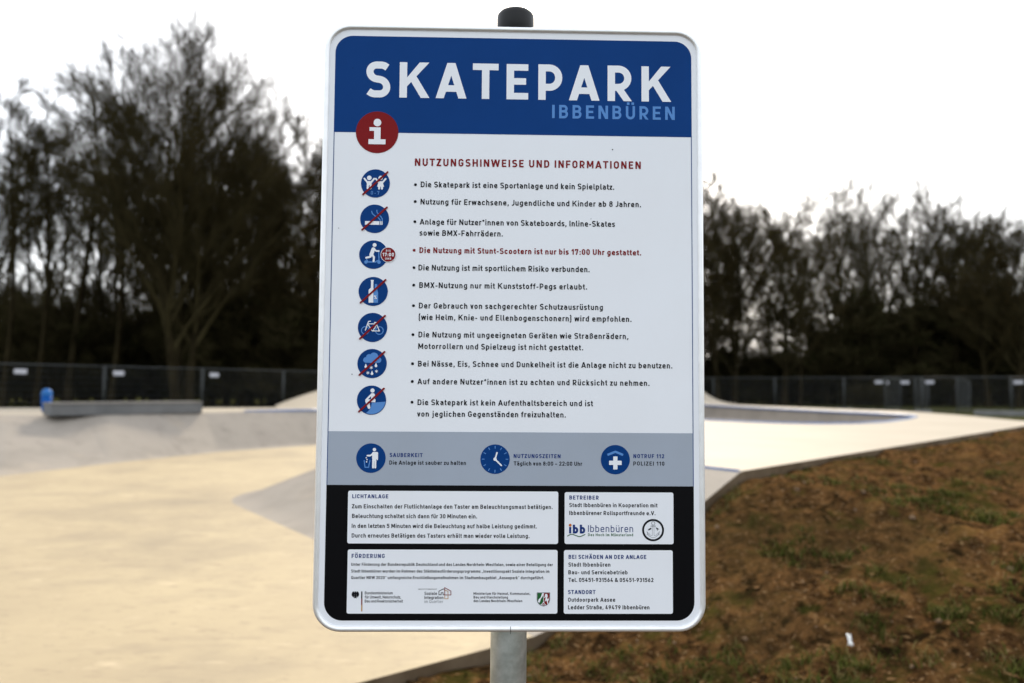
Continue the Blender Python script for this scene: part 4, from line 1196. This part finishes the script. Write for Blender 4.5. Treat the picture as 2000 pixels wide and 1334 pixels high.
def tree_proto(seed, H, r0, c, budmat):
    rng = random.Random(seed); tr, cr = MB(), MB()
    tops = []
    for s_ in range(c.get('stems', 1)):
        ns = c.get('stems', 1); a = 6.283 * s_ / ns + rng.uniform(-.5, .5); sp = c.get('spread', 0)
        base = Vector((.35 * math.cos(a), .3 * math.sin(a), -.3)) if ns > 1 else Vector((0, 0, -.3))
        h = H * c['lead'] * (1 if s_ == 0 else rng.uniform(.8, 1)); pts = []; m = 9
        lx, ly = c.get('lean', (0, 0)); ph = rng.uniform(0, 6)
        for k in range(m + 1):
            u = k / m
            pts.append(base + Vector(((lx + sp * math.cos(a)) * h * u + .012 * H * math.sin(ph + 4 * u), (ly + sp * math.sin(a)) * h * u + .012 * H * math.cos(ph + 5 * u), h * u)))
        rr = r0 * (1 if ns == 1 else .72)
        rad = [max(rr * (1 - .88 * (k / m) ** .9) * (1.35 if k == 0 else 1), .02) for k in range(m + 1)]
        tr.tube(pts, rad, 8, False)
        for k in range(c['limbs']):
            u = c['t0'] + (1 - c['t0']) * (k + rng.random()) / c['limbs']
            i = min(int(u * m), m - 1); b = pts[i].lerp(pts[i + 1], u * m - i)
            # where the limb ends: on the crown's envelope
            az = k * 2.399 + rng.uniform(-.5, .5); w_ = (u - c['t0']) / (1 - c['t0'])
            el = math.asin(min(1, math.sin(c['el0']) + (1 - math.sin(c['el0'])) * min(1, w_ * rng.uniform(.85, 1.1)))) + rng.uniform(-.08, .08)
            R_ = rng.uniform(c.get('rlo', .72), 1.0)
            e = Vector((c['a'] * math.cos(az) * math.cos(el) * R_, c['a'] * math.sin(az) * math.cos(el) * R_, H * c['cz'] + H * c['b'] * math.sin(el) * R_))
            e += Vector((pts[-1].x * .6, pts[-1].y * .6, 0))
            L = (e - b).length
            if L < .5: continue
            ctl = b.lerp(e, .45) + Vector((0, 0, L * c['bow'])) * (1 if e.z > b.z else .4)
            lp = []; n = 7
            for q in range(n + 1):
                t = q / n; v = b * (1 - t) ** 2 + ctl * (2 * t * (1 - t)) + e * t * t
                lp.append(v + Vector((rng.gauss(0, .012 * L), rng.gauss(0, .012 * L), rng.gauss(0, .008 * L))) * (1 if 0 < q else 0))
            lr = min(rad[i] * .6, .012 * L + .008)
            lrad = [max(lr * (1 - .85 * q / n), c['rmin'] * 1.9) for q in range(n + 1)]
            cr.tube(lp, lrad, 5, False)
            for z in range(c['side']):
                t = .16 + .84 * (z + rng.random()) / c['side']; i2 = min(int(t * n), n - 1); bb = lp[i2].lerp(lp[i2 + 1], t * n - i2)
                dd = (lp[i2 + 1] - lp[i2]).normalized(); o = dd.orthogonal().normalized(); o.rotate(Matrix.Rotation(rng.uniform(0, 6.283), 3, dd))
                an = rng.uniform(.3, .85)
                twigs(cr, rng, bb, dd * math.cos(an) + o * math.sin(an) + Vector((0, 0, c['rise'])), c['sl'] * rng.uniform(.6, 1.25) * (1.1 - .45 * t), max(lrad[i2] * .5, c['rmin'] * 1.7), 0, c)
    t_me = tr.build('trunk', M['bark'], None, True); c_me = cr.build('crown', [M['twig'], M[budmat]], None)
    zs = sorted(v[2] for v in cr.V)
    return [t_me, c_me, zs[int(len(zs) * .996)], False]
C_BROAD = dict(stems=3, spread=.10, lead=.66, limbs=25, rlo=.85, t0=.24, el0=-.08, a=4.9, b=.40, cz=.60, bow=.10, side=16, sl=1.7, n=[6, 5, 4], lv=2, wob=.07, rise=.09, rmin=.0062, buds=0, bud=.026)
C_SLEN = dict(lead=.93, limbs=20, t0=.46, el0=-.4, a=1.7, b=.30, cz=.69, bow=.06, side=7, sl=.95, n=[6, 5], lv=2, wob=.08, rise=.09, rmin=.0058, buds=0, bud=.024)
C_ROW = dict(lead=.72, limbs=17, t0=.38, el0=-.1, a=2.2, b=.36, cz=.64, bow=.10, side=11, sl=1.3, n=[5, 4], lv=2, wob=.07, rise=.12, rmin=.0075, buds=1, bud=.016)
C_DENSE = dict(C_ROW, n=[5, 4], rmin=.008, limbs=22, t0=.2, el0=-.5, a=3.0, b=.44, cz=.55, side=13, buds=3, bud=.022)
C_BUSH = dict(stems=4, spread=.14, lead=.8, limbs=9, t0=.08, el0=-.6, a=1.7, b=.47, cz=.50, bow=.05, side=7, sl=.8, n=[5, 4], lv=2, wob=.18, rise=.05, rmin=.008, buds=2, bud=.03)
C_THIN = dict(stems=3, spread=.07, lead=.85, limbs=8, t0=.12, el0=-.3, a=1.8, b=.46, cz=.52, bow=.08, side=8, sl=1.1, n=[5, 4], lv=2, wob=.15, rise=.08, rmin=.007, buds=1, bud=.02)
protos = {
    'broad': [tree_proto(11, 16, .30, C_BROAD, 'budgrey')],
    'slender': [tree_proto(s_, 15, .15, dict(C_SLEN, lean=(l_, 0)), 'budgrey') for s_, l_ in ((21, .015), (22, -.02), (23, .03))],
    'row': [tree_proto(s_, 14, .19, dict(C_ROW, lean=(l_, 0)), b_) for s_, l_, b_ in ((31, .0, 'budbrown'), (32, .03, 'budolive'), (33, -.02, 'budgrey'))],
    'dense': [tree_proto(s_, 12, .18, C_DENSE, 'budbrown') for s_ in (41, 42)],
    'shrub': [tree_proto(s_, 4, .04, C_BUSH, 'under') for s_ in (51, 52, 53)],
    'thicket': [tree_proto(s_, 7, .06, C_THIN, b_) for s_, b_ in ((61, 'budgrey'), (62, 'budolive'))],
}
trng = random.Random(77)
def plant(kind, var, px, D, topy, label, cat, group, wide=1.0, name=None, rz=None):
    pr = protos[kind][var % len(protos[kind])]
    p_ = at_d(px, D); H = height_at(px, topy, D) - VZ
    s_ = H / pr[2]
    root = empty(name or {'shrub': 'shrub', 'thicket': 'tall_shrub'}.get(kind, 'bare_tree'), (p_.x, p_.y, VZ), trng.uniform(0, 6.28) if rz is None else rz)
    root.scale = (s_ * wide, s_ * wide, s_)
    tag(root, label, cat, group)
    for k in (0, 1):
        if not pr[3]: c_ = pr[k]
        else: c_ = pr[k].copy(); col.objects.link(c_)
        c_.parent = root
    pr[3] = True
    return root
GL, GR = 'trees of the wood behind the left fence', 'trees of the wood behind the right fence'
plant('broad', 0, 352, 34, 62, 'largest bare tree, broad many-limbed crown behind the ledge', 'tree', GL, 1.0, rz=.4)
for px, D, ty, v, wd, lab in ((8, 35, 150, 0, 1.0, 'tall bare tree cut off by the left edge of the picture'), (76, 36, 175, 1, 1.0, 'slim bare tree whose trunk rises behind the blue bin'), (146, 37, 125, 2, 1.25, 'tall slim tree with fine fanned top left of the broad tree'),
                              (222, 36, 205, 0, 1.2, 'slim dark trunk between the tall fanned tree and the broad tree')):
    plant('slender', v, px, D, ty, lab, 'tree', GL, wd)
for px, D, ty, v, wd, lab in ((470, 38, 262, 0, 1.15, 'dense brownish tree right beside the broad tree'), (548, 40, 285, 1, 1.2, 'low brownish tree between the broad tree and the sign'), (606, 39, 245, 0, 1.15, 'bushy tree partly hidden by the left edge of the sign')):
    plant('dense', v, px, D, ty, lab, 'tree', GL, wd)
for k in range(18):
    px = -25 + k * 36 + trng.uniform(-12, 12)
    plant('slender' if k % 3 else 'row', k, px, trng.uniform(41, 52), trng.uniform(205, 330) if px < 230 else trng.uniform(290, 400), 'bare tree in the back rows of the wood behind the left fence', 'tree', GL, trng.uniform(.9, 1.25))
for k in range(13):
    plant('row' if k % 3 else 'dense', k, 665 + k * 57 + trng.uniform(-14, 14), trng.uniform(46, 58), trng.uniform(300, 390), 'bare tree standing behind the sign', 'tree', 'trees behind the sign', 1.15)
for k in range(9):
    plant('shrub', k, 660 + k * 82 + trng.uniform(-14, 14), trng.uniform(48, 56), trng.uniform(590, 680), 'dark shrub standing behind the sign', 'shrub', 'shrubs behind the sign', 1.5)
for px, D, ty, kd, v, wd, lab in ((1402, 50, 362, 'row', 2, 1.0, 'bare tree touching the right edge of the sign'), (1440, 51, 392, 'dense', 0, 1.1, 'rust-brown tree right of the sign with thick crown'), (1530, 50, 385, 'dense', 1, 1.1, 'brown dense tree left of the bright gap in the right wood'),
                                  (1640, 52, 345, 'row', 1, 1.0, 'pale olive tree with upright top in the middle of the right wood'), (1700, 53, 352, 'row', 1, .9, 'olive tree just right of the pale upright tree'), (1800, 53, 343, 'row', 2, 1.15, 'tallest grey tree of the right wood with fine round top'),
                                  (1862, 52, 372, 'row', 0, 1.0, 'dark tree right of the tallest grey tree'), (1925, 50, 415, 'dense', 0, 1.1, 'dark dense tree near the right edge'), (1990, 48, 425, 'dense', 1, 1.1, 'dark dense tree cut off by the right edge')):
    plant(kd, v, px, D, ty, lab, 'tree', GR, wd)
plant('slender', 2, 1560, 47, 470, 'thin dark tree leaning left of the bright gap in the right wood', 'tree', GR, 1.0)
for k in range(17):
    px = 1385 + k * 38.5 + trng.uniform(-12, 12)
    plant('row' if k % 2 else 'slender', k, px, trng.uniform(56, 68), trng.uniform(395, 460), 'bare tree in the back rows of the wood behind the right fence', 'tree', GR, trng.uniform(.9, 1.2))
GS1, GS2 = 'shrubs under the left wood', 'shrubs under the right wood'
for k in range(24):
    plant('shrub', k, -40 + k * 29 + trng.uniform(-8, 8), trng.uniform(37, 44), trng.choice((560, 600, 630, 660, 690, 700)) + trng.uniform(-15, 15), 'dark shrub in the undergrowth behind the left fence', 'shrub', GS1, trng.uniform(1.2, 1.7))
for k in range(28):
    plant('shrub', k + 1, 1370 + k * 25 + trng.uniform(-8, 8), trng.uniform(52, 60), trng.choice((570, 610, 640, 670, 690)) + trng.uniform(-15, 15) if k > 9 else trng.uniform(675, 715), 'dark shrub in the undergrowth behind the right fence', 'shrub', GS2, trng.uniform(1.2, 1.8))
for k in range(16):
    plant('thicket', k, -30 + k * 43 + trng.uniform(-10, 10), trng.uniform(38, 50), trng.uniform(500, 600), 'tall thin bush between the trunks of the left wood', 'shrub', 'tall bushes in the left wood', trng.uniform(1.0, 1.5))
for k in range(8):
    plant('thicket', k, 1375 + k * 86 + trng.uniform(-10, 10), trng.uniform(54, 66), trng.uniform(540, 620) if not 1 <= k <= 4 else 680, 'tall thin bush between the trunks of the right wood', 'shrub', 'tall bushes in the right wood', trng.uniform(1.0, 1.5))
plant('shrub', 1, 1680, 44.5, 752, 'low dark bush close behind the right fence, left of the spare panels', 'shrub', GS2, 1.3)
plant('shrub', 2, 1716, 44, 746, 'upright dark bush close behind the right fence beside a white plate', 'shrub', GS2, .9)
# far dark wood floor: one mass of brushwood
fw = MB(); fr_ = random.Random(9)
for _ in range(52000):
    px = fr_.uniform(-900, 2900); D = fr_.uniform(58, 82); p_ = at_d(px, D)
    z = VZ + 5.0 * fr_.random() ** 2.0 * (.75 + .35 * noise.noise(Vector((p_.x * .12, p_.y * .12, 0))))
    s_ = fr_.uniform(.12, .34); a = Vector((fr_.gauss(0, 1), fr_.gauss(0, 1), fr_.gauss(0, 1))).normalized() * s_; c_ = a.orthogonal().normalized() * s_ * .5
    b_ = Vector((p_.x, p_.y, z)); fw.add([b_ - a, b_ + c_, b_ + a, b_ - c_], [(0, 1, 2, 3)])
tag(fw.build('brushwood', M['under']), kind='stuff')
